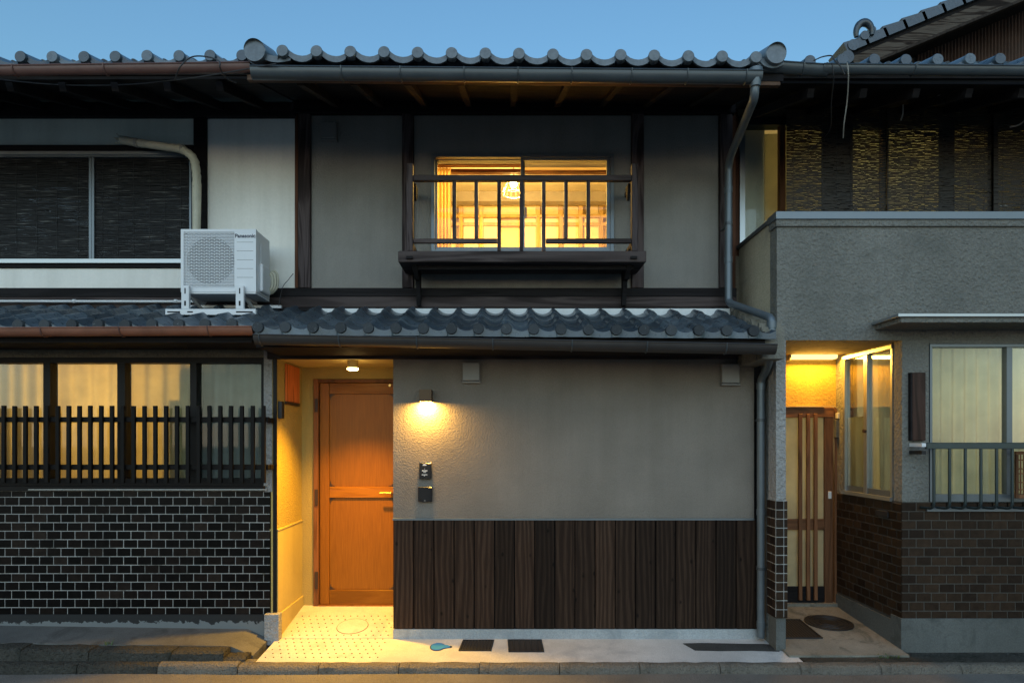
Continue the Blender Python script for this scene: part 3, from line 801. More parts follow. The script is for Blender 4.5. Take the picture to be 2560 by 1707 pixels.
# ---- balcony under the upstairs window
BY = -.1
B = thing('window_balcony', 'dark brown wooden balcony rail with shelf under the lit upstairs window', 'balcony', tuple(P(1305, 655, BY)))
fl = fb('floor_board', M['beam'], B, 995, 1616, 627, 655, BY - .03, .36, .006)
for px in (1024, 1586): fb('tenon', M['black_wood'], fl, px - 9, px + 7, 640, 646, BY - .05, .021)
fb('underbeam', M['black_wood'], B, 1030, 1585, 657.5, 674, BY + .06, .05, .004)
fb('top_rail', M['beam'], B, 1033, 1579, 437, 451, BY - .005, .045, .004)
for a, b in ((1016, 1032), (1580, 1595)):
    p = fb('end_post', M['post'], B, a, b, 408, 627, BY - .012, .055, .004)
for a, b in ((1033, 1243), (1365, 1579)): fb('lower_rail', M['beam'], B, a, b, 596, 607, BY, .032, .003)
for px, lo in ((1135.6, 595), (1190.6, 595), (1247.8, 626.5), (1303.7, 626.5), (1359.4, 626.5), (1415, 595), (1471, 595)):
    fb('baluster', M['post'], B, px - 4.6, px + 4.6, 451.5, lo, BY + .003, .03, .002)
for px in (1024, 1587):
    for py in (446, 603):
        p = P(px, py, BY); MB().box(p.x - .016, p.x + .016, BY + .045, .246, p.z - .02, p.z + .02).build('side_rail', M['post'], B, .003)
    # curved bracket down to the base board
    p = P(px, 655, BY); sx = .02; zt = p.z - .004; zb = Z(765, .18)
    pr = [(-.06, zt), (.19, zt), (.19, zb), (.155, zb), (.135, zb + .1), (.09, zb + .2), (.03, zt - .1), (-.03, zt - .05), (-.06, zt - .02)]
    MB().prism(pr, 0, p.x + (.02 if px < 1265 else -.055), p.x + (.055 if px < 1265 else -.02)).build('bracket', M['black_wood'], B)
    # scroll of the side rail
    c_ = P(px, 470, BY); m = MB(); s_ = 1 if px < 1265 else -1
    m.prism([(-.02, c_.z + .07), (.1, c_.z + .07), (.06, c_.z + .03), (.05, c_.z - .02), (.02, c_.z - .06), (.0, c_.z - .03), (-.01, c_.z + .02)], 0, c_.x + s_*.018, c_.x + s_*.04).build('rail_bracket', M['black_wood'], B)

# ---- upper roof, centre
ZE = Z(140, -.78)
ur = slab_roof('upper_roof', H1, -1.86, 1.97, -.74, ZE - .055, ZE - .105, 2.7, .38, .05, M['black_wood'])
tiled(ur, X(711, -.79) - .15*.2352, 15, .2352, -.79, ZE - .03, ZE - .082, .38, 2, M['roof_tile_new'], 'scallop', r=.041, sc=1.05, jit=.0015)
for px, py, rr in ((636, 127, .077), (1941, 134, .072)):
    c = P(px, py, -.83); a = math.atan(.38); d = Vector((0, math.cos(a), math.sin(a))); m = MB()
    sx = 1 if px < 1265 else -1
    m.tube([c, c + Vector((0, .004, 0)), c + d*.26], [rr*.95, rr, rr*.98], 28)
    m.build('verge_tile', M['roof_tile_new'], ur, smooth=True)
    for k in range(1, 4):
        m = MB(); m.tube([c + d*(.22 + .24*(k-1)) + Vector((0, 0, -.012)), c + d*(.46 + .24*k - .2) + Vector((0, 0, -.012))], [rr*.93, rr*.93], 20)
        m.build('verge_tile', M['roof_tile_new'], ur, smooth=True)
    m = MB(); q = c + Vector((sx*.02, .03, -.01)); w = .235 - .06
    PR = [(0, .03), (.2, .012), (.4, .0), (.6, -.004), (.8, .0), (1, .01)]
    ww = .22 if sx > 0 else -.13
    f = [(q.x + ww*u, q.y, q.z + h_ - .005) for u, h_ in PR]; lo = [(p[0], p[1], p[2] - .044) for p in f]
    bk = [tuple(Vector(p) + d*.45) for p in f]; lb = [tuple(Vector(p) + d*.45) for p in lo]
    m.sheet([f, lo]); m.sheet([f, bk]); m.sheet([lo, lb]); m.sheet([bk, lb]); m.build('corner_tile', M['roof_tile_new'], ur, smooth=True)
MB().hexa([(-1.84, -.735, 4.10), (1.95, -.735, 4.06), (1.95, -.70, 4.06), (-1.84, -.70, 4.10)], [(-1.84, -.735, ZE - .035), (1.95, -.735, ZE - .085), (1.95, -.70, ZE - .085), (-1.84, -.70, ZE - .035)]).build('eave_fascia', M['fascia'], H1)
for k in range(-5, 6):
    x = .06 + .385*k
    if not -1.84 < x < 1.95: continue
    a, b = (x, -.69, 4.12), (x, .26, 4.12 + .95*.38)
    MB().bar(a, b, .05, .06).build('rafter', M['rafter'], ur)
gu = gutter('gutter', H1, P(624, 165, -.87), P(1908, 176, -.87), .045, M['steel_gutter'], [X(p, -.87) for p in (852, 1000, 1160, 1295, 1430, 1580, 1720, 1868)], M['steel_gutter'], .068)
# ---- downpipe
def bend(pts, r=.06, n=5):
    pts = [Vector(p) for p in pts]; out = [pts[0]]
    for i in range(1, len(pts)-1):
        a, b, c = pts[i-1], pts[i], pts[i+1]; d1, d2 = (a-b), (c-b)
        k = min(r, d1.length*.45, d2.length*.45); p, q = b + d1.normalized()*k, b + d2.normalized()*k
        for j in range(n+1):
            t = j/n; out.append(p*(1-t)**2 + b*2*t*(1-t) + q*t*t)
    return out + [pts[-1]]
dp = MB()
path = bend([P(1888, 180, -.82), P(1886, 245, -.80), P(1826, 392, .02), P(1821, 420, .1), P(1821, 757, .1), P(1929, 795, -.46), P(1929, 880, -.46), P(1916, 925, -.2), P(1902, 950, -.075), P(1902, 1592, -.075)], .05)
dp.tube(path, .0305, 14)
dpo = dp.build('downpipe', M['steel_pipe'], H1, smooth=True)
c = P(1888, 182, -.82); m = MB(); m.tube([c + Vector((0, 0, .02)), c, c - Vector((0, 0, .04)), c - Vector((0, 0, .10))], [.05, .05, .045, .034], 14); m.build('funnel', M['steel_pipe'], dpo, smooth=True)
for px, pa, y in ((1821, 475, .1), (1821, 650, .1), (1929, 812, -.46), (1902, 965, -.075), (1902, 1280, -.075), (1902, 1560, -.075)):
    c = P(px, pa, y); m = MB(); m.tube([c + Vector((0, 0, .025)), c - Vector((0, 0, .025))], .0345, 14); m.build('pipe_collar', M['steel_pipe'], dpo, smooth=True)
for py in (560, 1050, 1420):
    px, y, yw = (1821, .1, .25) if py < 800 else (1902, -.075, .05)
    c = P(px, py, y); m = MB(); m.tube([c + Vector((0, 0, .012)), c - Vector((0, 0, .012))], .036, 14); m.box(c.x - .008, c.x + .008, c.y + .02, yw, c.z - .008, c.z + .008); m.build('pipe_clamp', M['steel_gutter'], dpo)
# ---- vents
def vent(px0, px1, py0, py1, y, parent):
    v = fb('vent_hood', M['vent_grey'], parent, px0, px1, py0, py1 - 6, y - .05, .05, .004)
    fb('vent_lip', M['vent_grey'], v, px0 - 1, px1 + 2, py1 - 4, py1, y - .04, .04, .002)
    fb('vent_gap', M['dark'], v, px0 + 1, px1 - 1, py1 - 6, py1 - 4, y - .038, .037)
vent(1156, 1199, 906, 957, 0, H1); vent(1805, 1850, 909, 963, 0, H1); vent(802, 840, 305, 351, YU + .03, H1)
# closing walls and back so that no daylight gets in behind
bx('side_wall', M['stucco_brown'], H1, XRL - .06, XRL - .02, .73, 3.4, -.1, 4.3); bx('side_wall', M['stucco_brown'], H1, 1.96, 2.0, .4, 3.4, -.1, 4.4)
bx('back_wall', M['stucco_brown'], H1, XRL - .06, 2.0, 3.4, 3.45, -.1, 5.2)
bx('ceiling_void', M['black_wood'], H1, -1.9, 1.96, .3, 3.4, 2.68, 2.72)

# ------------------------------------------------------------------ left house
XP = X(681, 0)
XLW = -6.2
bx('stucco_pillar', M['stucco_rough'], H0, X(660, 0), XP, -.006, .14, Z(1229, 0), 2.3)
fb('stucco_header', M['stucco_brown'], H0, -620, 659.8, 852, 893, .0, .14)
base_m, nt, b_ = new_mat('peeling_base')
v = coords(nt, False); n_ = noise(nt, v, 16, 5, .65, .4)
sep = nt.nodes.new('ShaderNodeSeparateXYZ'); nt.links.new(v, sep.inputs[0])
mr = nd(nt, 'ShaderNodeMapRange'); mr.inputs['From Min'].default_value = -.08; mr.inputs['From Max'].default_value = .075
nt.links.new(sep.outputs['Z'], mr.inputs['Value'])
ad = nd(nt, 'ShaderNodeMath', operation='MULTIPLY_ADD'); ad.inputs[1].default_value = .9; nt.links.new(n_.outputs['Fac'], ad.inputs[0]); nt.links.new(mr.outputs[0], ad.inputs[2])
rr_ = ramp(nt, [(.0, (.13, .14, .14)), (1.02, (.15, .16, .16)), (1.1, (.012, .012, .012))], ad.outputs[0])
rr_.color_ramp.elements[1].position = .9; rr_.color_ramp.elements[2].position = .93
sc_ = nd(nt, 'ShaderNodeMath', operation='MULTIPLY'); sc_.inputs[1].default_value = .72; nt.links.new(ad.outputs[0], sc_.inputs[0]); nt.links.new(sc_.outputs[0], rr_.inputs['Fac'])
nt.links.new(rr_.outputs[0], b_.inputs['Base Color']); b_.inputs['Roughness'].default_value = .8; bump(nt, b_, n_.outputs['Fac'], .2)
fb('base_course', base_m, H0, -620, 662, 1536, 1600, -.02, .15)
bx('corner_block', M['stucco_rough'], H0, X(660, -.06), X(697, -.06), -.06, .01, -.15, Z(1535, -.06), .004)
gw = fb('tiled_wall', M['grout'], H0, -620, 681, 1224, 1542, .0, .13)
fb('wall_trim', M['stucco_recess_fine'], H0, 677.5, 682, 1229, 1536, -.013, .02)
# glazed wall tiles
pw, ph_ = 35.0*5/1500, 21.2*5/1500
xr = X(676.5, 0); tiles = []
for r_ in range(15):
    zt = Z(1242, 0) - (r_-1)*ph_; zb = zt - ph_
    zt2 = min(zt, Z(1227, 0))
    x = xr; w0 = pw*.5 if r_ % 2 == 0 else pw*.97
    while x > X(-560, 0):
        tiles.append((x - w0, x, zb, zt2)); x -= w0; w0 = pw
gap = .0068
cache = {}
tiles.sort(key=lambda q: -q[1])
rest = MB()
for i, (xa, xb, za, zb) in enumerate(tiles):
    w, h_ = round(xb - xa - gap, 4), round(zb - za - gap, 4)
    c = ((xa+xb)/2, .002 + random.uniform(-.0006, .0006), (za+zb)/2)
    if i < 300:
        if (w, h_) not in cache:
            me = MB().box(-w/2, w/2, -.006, .006, -h_/2, h_/2).mesh('wall_tile', Vector((0, 0, 0)), .0018); me.materials.append(M['brick_black']); cache[(w, h_)] = me
        inst('wall_tile', cache[(w, h_)], c, gw, (random.uniform(-.014, .014), 0, random.uniform(-.014, .014)))
    else: rest.box(c[0]-w/2, c[0]+w/2, c[1]-.006, c[1]+.006, c[2]-h_/2, c[2]+h_/2)
rest.build('wall_tile', M['brick_black'], gw, kind='stuff')
# window of the ground floor
wl0 = fb('window', M['frame_bronze'], H0, -620, 659.5, 893.5, 907, .015, .1)
fb('frame_sill', M['frame_bronze'], wl0, -620, 659, 1196, 1214, .01, .11); fb('frame_sill', M['frame_bronze'], wl0, -620, 660, 1214.5, 1227, -.035, .12, .003)
fb('sill_cap', M['alu'], wl0, 70, 666, 1222.5, 1224.5, -.042, .006)
for a, b in ((-260, -243), (-75, -58), (108, 125), (293, 312), (475, 491), (653, 659)): fb('frame_post', M['frame_bronze'], wl0, a, b, 907.2, 1195.8, .02, .09)
for a, b in ((-58, 108), (125, 293), (312, 475), (491, 653), (-243, -75)): fb('pane', M['glass'], wl0, a + .2, b - .2, 907.4, 1195.6, .06, .004)
g0, ya = X(-60, .22), .17
def cl(lbl, a, b, mat, w, y=.18): curtain('curtain', lbl, X(a, y), X(b, y), y, Z(1215, y), Z(900, y), mat, w, .03, 'curtains behind the lower left window')
cl('yellow glowing curtain behind the leftmost lower window pane', -60, 116, M['curtain_warm'], 5)
cl('yellow glowing curtain second pane from the left, lower window', 117, 300, M['curtain_warm'], 4)
cl('half yellow half shaded curtain in the third lower window pane', 301, 480, M['curtain_warm'], 4)
cl('dim blue-grey curtain in the pane next to the doorway pillar', 481, 660, M['curtain_unlit'], 5)
rm = MB(); x0, x1, y0, y1, z0, z1 = -5.6, XP - .02, .145, 2.4, .2, 2.33
rm.box(x0-.05, x0, y0, y1, z0, z1); rm.box(x1, x1+.04, y0, y1, z0, z1); rm.box(x0, x1, y1, y1+.05, z0, z1); rm.box(x0, x1, y0, y1, z0-.05, z0); rm.box(x0, x1, y0, y1, z1, z1+.05)
room0 = rm.build('room_wall', M['room_dark'], H0)
cab = thing('cabinet', 'dark cabinet seen as a shadow behind the lower left curtains', 'cabinet', (X(560, .3), .4, .2))
bx('carcass', M['room_dark'], cab, X(420, .26), XP - .05, .24, .6, .2, Z(1000, .26)); bx('upper_box', M['room_dark'], cab, X(448, .26), XP - .05, .24, .6, Z(1000, .26), Z(930, .26))
lc = thing('ceiling_lamp', 'ceiling lamp glowing behind the yellow lower left curtains', 'lamp', (-3.6, 1.1, 2.3))
m = MB(); m.tube([(-3.6, 1.1, 2.32), (-3.6, 1.1, 2.22)], [.12, .16], 20); m.build('shade', m_emit('room_glow', (1, .72, .3), 6), lc)
lamp('room_light', 'POINT', (-3.55, 1.0, 1.95), 24, (1, .56, .1), lc, radius=.12)
# slatted guard before it
GY = -.12
G = thing('window_guard', 'dark slatted guard rail fixed before the lower left window', 'window guard', tuple(P(330, 1205, GY)))
for a, b in ((1042, 1055), (1161, 1174)): fb('rail', M['lattice'], G, -300, 671, a, b, GY + .012, .03, .003)
px = 9.7 - 27*12
sl = MB().box(-.0145, .0145, -.012, .012, -.32, .32).mesh('slat', Vector((0, 0, 0)), .0025); sl.materials.append(M['lattice'])
while px < 664:
    zc = (Z(1014, GY) + Z(1207, GY))/2
    inst('slat', sl, (X(px, GY), GY - .002, zc + random.uniform(-.002, .002)), G, (0, random.uniform(-.003, .003), 0)).scale = (1, 1, (Z(1014, GY) - Z(1207, GY))/.64); px += 27.05
for px, py in ((660, 1050), (660, 1168)):
    c = P(px + 8, py, GY); MB().box(c.x - .018, c.x + .014, GY + .043, -.008, c.z - .02, c.z + .02).build('bracket', M['lattice'], G, .003)
bx('knob_plate', M['iron'], H1, XRL + .001, XRL + .035, .012, .07, Z(1046, .03), Z(1003, .03), .003)
# lower roof, left
lr0 = slab_roof('lower_roof', H0, XLW, -1.856, -.50, 2.338, 2.341, .25, .40, .05, M['black_wood'])
wt = .1985
n_t = 22
tiled(lr0, -1.862 - n_t*wt, n_t, wt, -.52, 2.352, 2.354, .40, 4, M['roof_tile'], 'flat', jit=.004)
fb('eave_fascia', M['black_wood'], H0, -620, 630, 832, 856, -.49, .02); fb('eave_soffit', M['black_wood'], H0, -620, 638, 846, 852, -.46, .45)
gutter('gutter', H0, P(-620, 823, -.60), P(629, 816, -.60), .048, M['copper_gutter'], [X(p, -.6) for p in (-120, 100, 297, 518)], M['brown_gutter'], .058)
# upper floor, left
def upl(m_, a, b, c, d, y=YU + .03): return bx('upper_wall', M[m_], H0, X(a, YU), X(b, YU), y, y + .09, Z(d, YU), Z(c, YU))
upl('plaster_grey', -620, 482, 290, 362); upl('plaster_white', -620, 482, 669, 719); upl('plaster_white', 515, 736, 290, 719)
bx('upper_wall', M['plaster_white'], H0, X(478.5, YU), X(482, YU), YU + .032, YU + .118, Z(668.8, YU), Z(362.2, YU))
fb('post', M['black_wood'], H0, 483, 514, 270, 719, YU, .13, .004)
fb('wall_plate', M['black_wood'], H0, -620, 736.5, 255, 290, YU - .02, .16)
fb('window_head', M['black_wood'], H0, -620, 482, 362.5, 378, YU, .12)
fb('sill_beam', M['black_wood'], H0, -620, 699, 719.5, 742, YU - .02, .14, .004); fb('base_board', M['beam'], H0, -620, 699, 742.5, 775, YU - .04, .16, .004)
w1 = fb('window', M['alu'], H0, -620, 478, 378.3, 385.5, YU + .002, .1)
fb('frame_top', M['alu_grey'], w1, -620, 478, 385.8, 393, YU + .012, .08); fb('frame_sill', M['alu'], w1, -620, 478, 647, 657, YU - .01, .11); fb('dark_sill_board', M['black_wood'], w1, -620, 478, 657.3, 668, YU + .01, .1)  # lowest board is the dark sill under the frame
for a, b in ((-255, -243), (222, 228), (229, 235), (473, 478)): fb('sash_post', M['alu_grey'], w1, a, b, 393.3, 646.8, YU + .02, .05)
for a, b in ((-243, 222), (235, 473)): fb('pane', M['glass_dark'], w1, a + .3, b - .3, 393.5, 646.6, YU + .05, .004)
bx('dark_room_sheet', M['dark'], H0, -6.1, X(477, YU), .62, .66, 3.0, 4.4)  # black sheet, the darkness of an unlit room put into its colour
m = MB(); m.tube([P(-620, 752, .18), P(515, 754, .18)], .0115, 10); cnd = m.build('conduit', M['white_plastic'], None, smooth=True); tag(cnd, 'thin white conduit pipe running along the beam above the left tiles', 'pipe')
for px in (186, 440): 
    c = P(px, 753, .18); m = MB(); m.tube([c - Vector((.012, 0, 0)), c + Vector((.012, 0, 0))], .016, 10); m.build('conduit_clip', M['white_plastic'], cnd)

def blind(name, label, px0, px1, py0, py1, y, mat, pitch, fill, seed, strings, segl=.1, tilt=0, jit=.3, group=None):
    rnd = random.Random(seed); x0, x1, z1, z0 = X(px0, y), X(px1, y), Z(py0, y), Z(py1, y)
    t = thing(name, label, 'blind', ((x0+x1)/2, y, z1), group)
    m = MB(); n = int((z1-z0)/pitch)
    for k in range(n):
        zc = z1 - (k+.5)*pitch; x = x0
        while x < x1 - .005:
            xe = min(x1, x + segl*rnd.uniform(.5, 1.6)); h_ = pitch*fill*rnd.uniform(.75, 1.15)
            dz = rnd.uniform(-1, 1)*pitch*jit; d2 = rnd.uniform(-1, 1)*pitch*.25; tz = tilt*(x - x0)
            a = [(x, y - .0015, zc + dz - h_/2 + tz), (xe, y - .0015, zc + dz + d2 - h_/2 + tz), (xe, y + .0015, zc + dz + d2 - h_/2 + tz), (x, y + .0015, zc + dz - h_/2 + tz)]
            m.hexa(a, [(p[0], p[1], p[2] + h_) for p in a]); x = xe
    m.build('reed_slats', mat, t, kind='stuff')
    for i in range(strings):
        xx = x0 + (x1-x0)*(i+.5)/strings; m = MB(); m.tube([(xx, y - .004, z1), (xx + rnd.uniform(-.004, .004), y - .004, (z0+z1)/2), (xx, y - .004, z0)], .0016, 5); m.build('string', M['cord'], t)
    m = MB(); m.box(x0, x1, y - .006, y + .006, z1, z1 + .014); m.build('top_batten', mat, t)
    m = MB(); m.box(x0, x1, y - .006, y + .006, z0 - .012, z0); m.build('bottom_batten', mat, t)
    return t
blind('reed_blind', 'dark reed blind filling the left half of the upper left window', -240, 221, 395, 642, YU + .035, M['bamboo_black'], .0075, .8, 3, 9, .16, 0, .22, group='reed blinds in the upper left window')
blind('reed_blind', 'dark reed blind in the upper left window beside the taped pipe', 237, 472, 395, 642, YU + .035, M['bamboo_black'], .0075, .8, 4, 6, .16, 0, .22, group='reed blinds in the upper left window')
# taped refrigerant duct
D = thing('taped_duct', 'old taped pipe bending down to the white air conditioner', 'pipe', tuple(P(490, 570, .16)))
pts = bend([P(303, 350, .2), P(340, 357, .17), P(458, 374, .15), P(486, 395, .14), P(492, 440, .14), P(491, 580, .12)], .09, 6)
m = MB(); m.tube(pts, [.034 + .003*math.sin(i*2.3) for i in range(len(pts))], 12); m.build('tape_wrap', M['tape'], D, smooth=True)
for p in (P(342, 357.5, .17), P(457, 373.5, .15), P(491, 470, .138)):
    m = MB(); m.tube([p - Vector((.012, 0, 0)), p + Vector((.012, 0, -.003))], .037, 12); m.build('tape_band', M['cord_light'], D)
m = MB()
for i in range(9):
    a = random.uniform(0, 6.28); c = P(303, 350, .2); m.tube([c + Vector((.01, 0, 0)), c + Vector((-.035*random.random() - .01, -.02 + .03*math.cos(a), .045*math.sin(a)))], [.009, .004], 5)
m.build('frayed_end', M['tape'], D)
# upper roof, left
ZL_ = Z(151, -.66)
ul = slab_roof('upper_roof', H0, -6.6, -1.87, -.62, ZL_ - .07, ZL_ - .05, 2.7, .38, .06, M['black_wood'])
wt = .2254
tiled(ul, X(610, -.67) - .034 - 21*wt, 22, wt, -.67, ZL_ - .075, ZL_ - .045, .38, 2, M['roof_tile'], 'scallop', sc=1.1, jit=.004)
gutter('gutter', H0, P(-650, 172, -.78), P(624, 156, -.78), .036, M['brown_gutter'], [X(p, -.78) for p in (-200, 30, 258, 548)], M['brown_gutter'], .052)
fb('eave_fascia', M['black_wood'], H0, -620, 622, 158, 188, -.63, .03)
for k in range(12): 
    x = -2.1 - .385*k; MB().bar((x, -.6, 4.13), (x, .26, 4.13 + .86*.38), .05, .06).build('rafter', M['black_wood'], ul)
bx('side_wall', M['stucco_brown'], H0, XLW - .3, XLW - .25, .1, 3.4, -.1, 4.4); bx('back_wall', M['stucco_brown'], H0, XLW - .3, XRL - .07, 3.4, 3.45, -.1, 5.2)
bx('wall', M['stucco_brown'], H0, XLW - .3, X(-620, 0), 0, .14, -.1, 4.3)
bx('party_wall', M['stucco_brown'], H0, X(736, YU) - .02, X(736, YU) + .0, YU + .13, 3.4, 2.5, 4.6)
def wire(label, pts, r, mat, cat='cable', name='cable'):
    m = MB(); pts = [Vector(p) for p in pts]; out = []
    for i in range(len(pts)-1):
        p0, p1, p2, p3 = pts[max(i-1, 0)], pts[i], pts[i+1], pts[min(i+2, len(pts)-1)]
        for j in range(6):
            t = j/6; out.append(.5*((2*p1) + (p2-p0)*t + (2*p0-5*p1+4*p2-p3)*t*t + (3*p1-p0-3*p2+p3)*t**3))
    m.tube(out + [pts[-1]], r, 6); return tag(m.build(name, mat, smooth=True), label, cat)
wire('thin cable sagging under the upper left eave', [P(-80, 190, -.7), P(120, 211, -.6), P(300, 213, -.6), P(450, 199, -.7), P(560, 183, -.8), P(690, 160, -.9)], .004, M['cord'])
wire('black cable looped over the brown upper left gutter', [P(438, 200, -.8), P(450, 168, -.9), P(480, 143, -.86), P(520, 143, -.8), P(548, 154, -.9), P(550, 170, -.91), P(565, 195, -.8), P(590, 208, -.7)], .0045, M['cord'])

# ---- air conditioner and stand
AY = -.15
ax0, ax1, az1, az0 = X(452, AY), X(640, AY), Z(573, AY), Z(730, AY)
A = thing('air_conditioner', 'white outdoor air conditioner unit with round grille on the left roof', 'air conditioner', ((ax0+ax1)/2, 0, az0))
GX0, GX1, GZ1, GZ0 = X(459, AY), X(586, AY), Z(580, AY), Z(719, AY)
body = MB().box(ax0, ax1, AY + .03, .14, az0, az1).build('casing', M['white_metal'], A, .012, seg=2)
fp = MB(); fp.box(ax0, GX0, AY, AY + .0295, az0, az1); fp.box(GX1, ax1, AY, AY + .0295, az0, az1); fp.box(GX0, GX1, AY, AY + .0295, GZ1, az1); fp.box(GX0, GX1, AY, AY + .0295, az0, GZ0)
fp.build('front_panel', M['white_metal'], A)
cx, cz = X(524, AY), Z(650, AY)
# shroud with a round hole, fan behind
m = MB(); n = 40; rr = .192
outer = []
for i in range(n):
    a = 2*math.pi*i/n; dx, dz = math.cos(a), math.sin(a)
    k = min(((GX1 if dx > 0 else GX0) - cx)/dx if abs(dx) > 1e-6 else 9, ((GZ1 if dz > 0 else GZ0) - cz)/dz if abs(dz) > 1e-6 else 9)
    outer.append((cx + dx*k, AY + .016, cz + dz*k))
inner = [(cx + rr*math.cos(2*math.pi*i/n), AY + .018, cz + rr*math.sin(2*math.pi*i/n)) for i in range(n)]
m.sheet([outer + [outer[0]], inner + [inner[0]], [(p[0], AY + .028, p[2]) for p in inner + [inner[0]]]])
m.build('shroud', M['white_metal'], A)
MB().box(cx - .2, cx + .2, AY + .0285, AY + .0296, cz - .2, cz + .2).build('fan_opening', M['dark'], A)
m = MB()
for k in range(37):
    z = GZ0 + (GZ1-GZ0)*(k+.5)/37; m.box(GX0, GX1, AY + .003, AY + .009, z - .0026, z + .0026)
for k in range(-1, 11):
    for j in range(38):
        xx = GX0 + (GX1-GX0)*(k + (.5 if j % 2 else 0))/10
        if GX0 < xx < GX1:
            z = GZ0 + (GZ1-GZ0)*j/37; m.box(xx - .0025, xx + .0025, AY + .004, AY + .008, z - .007, z + .007)
m.build('grille', M['white_metal'], A, kind='stuff')
for k in range(5):
    z = Z(605.5 + k*22, AY); MB().box(X(592, AY), X(633, AY), AY - .0006, AY + .001, z - .0015, z + .0015).build('panel_groove', M['vent_grey'], A)
fc = bpy.data.curves.new('lettering', 'FONT'); fc.body = 'Panasonic'; fc.size = .042; fc.extrude = .0006; fc.align_x = 'CENTER'; fc.offset = .0012
fc.materials.append(M['letter'])
fo = bpy.data.objects.new('lettering_curve', fc); COL.objects.link(fo); bpy.context.view_layer.update()
fm = bpy.data.meshes.new_from_object(fo.evaluated_get(bpy.context.evaluated_depsgraph_get())); bpy.data.objects.remove(fo); fo = bpy.data.objects.new('lettering', fm); link(fo, A, (X(613, AY), AY - .001, Z(594, AY))); fo.rotation_euler = (R(90), 0, 0)
sx = ax1
bx('side_panel', M['white_metal'], A, sx, sx + .004, AY + .09, .10, Z(700, AY), Z(600, AY), .001)
bx('service_cover', M['white_metal'], A, sx - .002, sx + .03, AY + .06, .08, az0 + .02, az0 + .25, .014, seg=2)
bx('base_plate', M['white_metal'], A, ax0 + .01, ax1 - .004, AY + .005, .135, az0 - .012, az0 - .001)
SY = -.19
S = thing('unit_stand', 'white slotted metal stand carrying the air conditioner on the roof tiles', 'stand', tuple(P(525, 787, SY)))
rail = fb('foot_rail', M['white_metal'], S, 413, 639, 772, 787, SY, .035, .002)
for a, b in ((418, 450), (590, 632), (468, 482)): fb('slot', M['dark'], rail, a, b, 778, 781.5, SY - .001, .002)
for a, b in ((453, 472), (589, 609)):
    l = fb('upright', M['white_metal'], S, a, b, 714, 771.8, SY + .003, .028, .002)
    m0 = (a+b)/2; fb('slot', M['dark'], l, m0 - 1.5, m0 + 1.5, 720, 734, SY + .002, .002); fb('slot', M['dark'], l, m0 - 2.2, m0 + 2.2, 752, 764, SY + .002, .002)
    m = MB(); p = P(m0, 726, SY + .03); m.bar(p, (p.x + .02, .2, 2.60), .018, .022); m.build('strut', M['white_metal'], S)
    m = MB(); m.bar((p.x, SY + .03, az0 - .024), (p.x, .15, az0 - .024), .026, .022); m.build('bearer', M['white_metal'], S)
fb('rear_rail', M['white_metal'], S, 470, 702, 763, 770, .12, .03)
m_ = [(.0, .0), (.06, .03), (.085, -.02), (.08, -.1), (.04, -.15), (.0, -.16)]
for k in range(3):
    b0 = P(675, 690 + k*5, .1); wire('curved refrigerant hose %s of three beside the air conditioner' % ('outermost', 'middle', 'innermost')[k], [b0 + Vector((x_*(1 - .17*k) - .02, -.02*k, z_*(1 - .12*k) + .01)) for x_, z_ in m_], .011, M['tape'], 'hose', 'hose')
wire('thin wire stay from the post to the stand beside the air conditioner', [P(697, 765, .1), P(706, 720, .15), P(722, 698, .2), P(733, 684, .245)], .003, M['cord'])

# ------------------------------------------------------------------ right house
RY = -.25
XR0 = X(1942, RY); XR1 = 7.0
ZP_ = 2.33
bx('parapet_wall', M['stucco_right'], H2, XR0, XR1, RY, RY + .12, ZP_, Z(565, RY))
bx('parapet_side', M['stucco_cream'], H2, XR0 - .0, XR0 + .12, RY + .121, .52, 2.3, Z(545, RY))
fb('coping_band', M['stucco_right'], H2, 1941, 3500, 548, 565, RY - .018, .137)
fb('coping', M['alu_grey'], H2, 1940, 3500, 528, 547.5, RY - .03, .16, .003)
bx('coping', M['alu_grey'], H2, XR0 - .02, XR0 + .13, RY + .131, .54, Z(545, RY), Z(536, RY))
bx('balcony_floor', M['concrete_old'], H2, XR0 + .13, XR1, RY + .121, .5, ZP_ + .0, ZP_ + .5)
# pillar
XQ = X(1965, RY)
bx('pillar', M['stucco_rough'], H2, XR0 - .005, XQ, RY + .002, RY + .14, Z(1251, RY), ZP_ - .001)
pil = bx('pillar_core', M['grout'], H2, XR0 - .01, XQ + .008, RY - .006, RY + .145, Z(1541, RY), Z(1250, RY))
bx('pillar_base', M['base_grey'], H2, XR0 - .003, XQ, RY + .004, RY + .14, -.25, Z(1541.5, RY))
bh = 22.6*4.75/1500; bwid = 38.0*4.75/1500
def brick(w, d, h_, parent, at, key):
    k = (round(w, 4), round(d, 4), round(h_, 4))
    if k not in cache:
        me = MB().box(-k[0]/2, k[0]/2, -k[1]/2, k[1]/2, -k[2]/2, k[2]/2).mesh('wall_tile', Vector((0, 0, 0)), .002); me.materials.append(M['brick_brown']); cache[k] = me
    return inst('wall_tile', cache[k], at, parent)
ztop = Z(1251, RY)
gp = .0085
for r_ in range(13):
    zc = ztop - (r_+.5)*bh
    xa, xb = XR0 - .012, XQ + .01; mid = (xa+xb)/2 + (.016)
    brick(mid - xa - gp, .012, bh - gp, pil, ((xa+mid)/2, RY - .008, zc), 0); brick(xb - mid - gp, .012, bh - gp, pil, ((mid+xb)/2, RY - .008, zc), 0)
    ys = [RY - .002, RY + .06, RY + .145] if r_ % 2 else [RY - .002, RY + .09, RY + .145]
    for a, b in zip(ys, ys[1:]): brick(.012, b - a - gp, bh - gp, pil, (XR0 - .011, (a+b)/2, zc), 0)
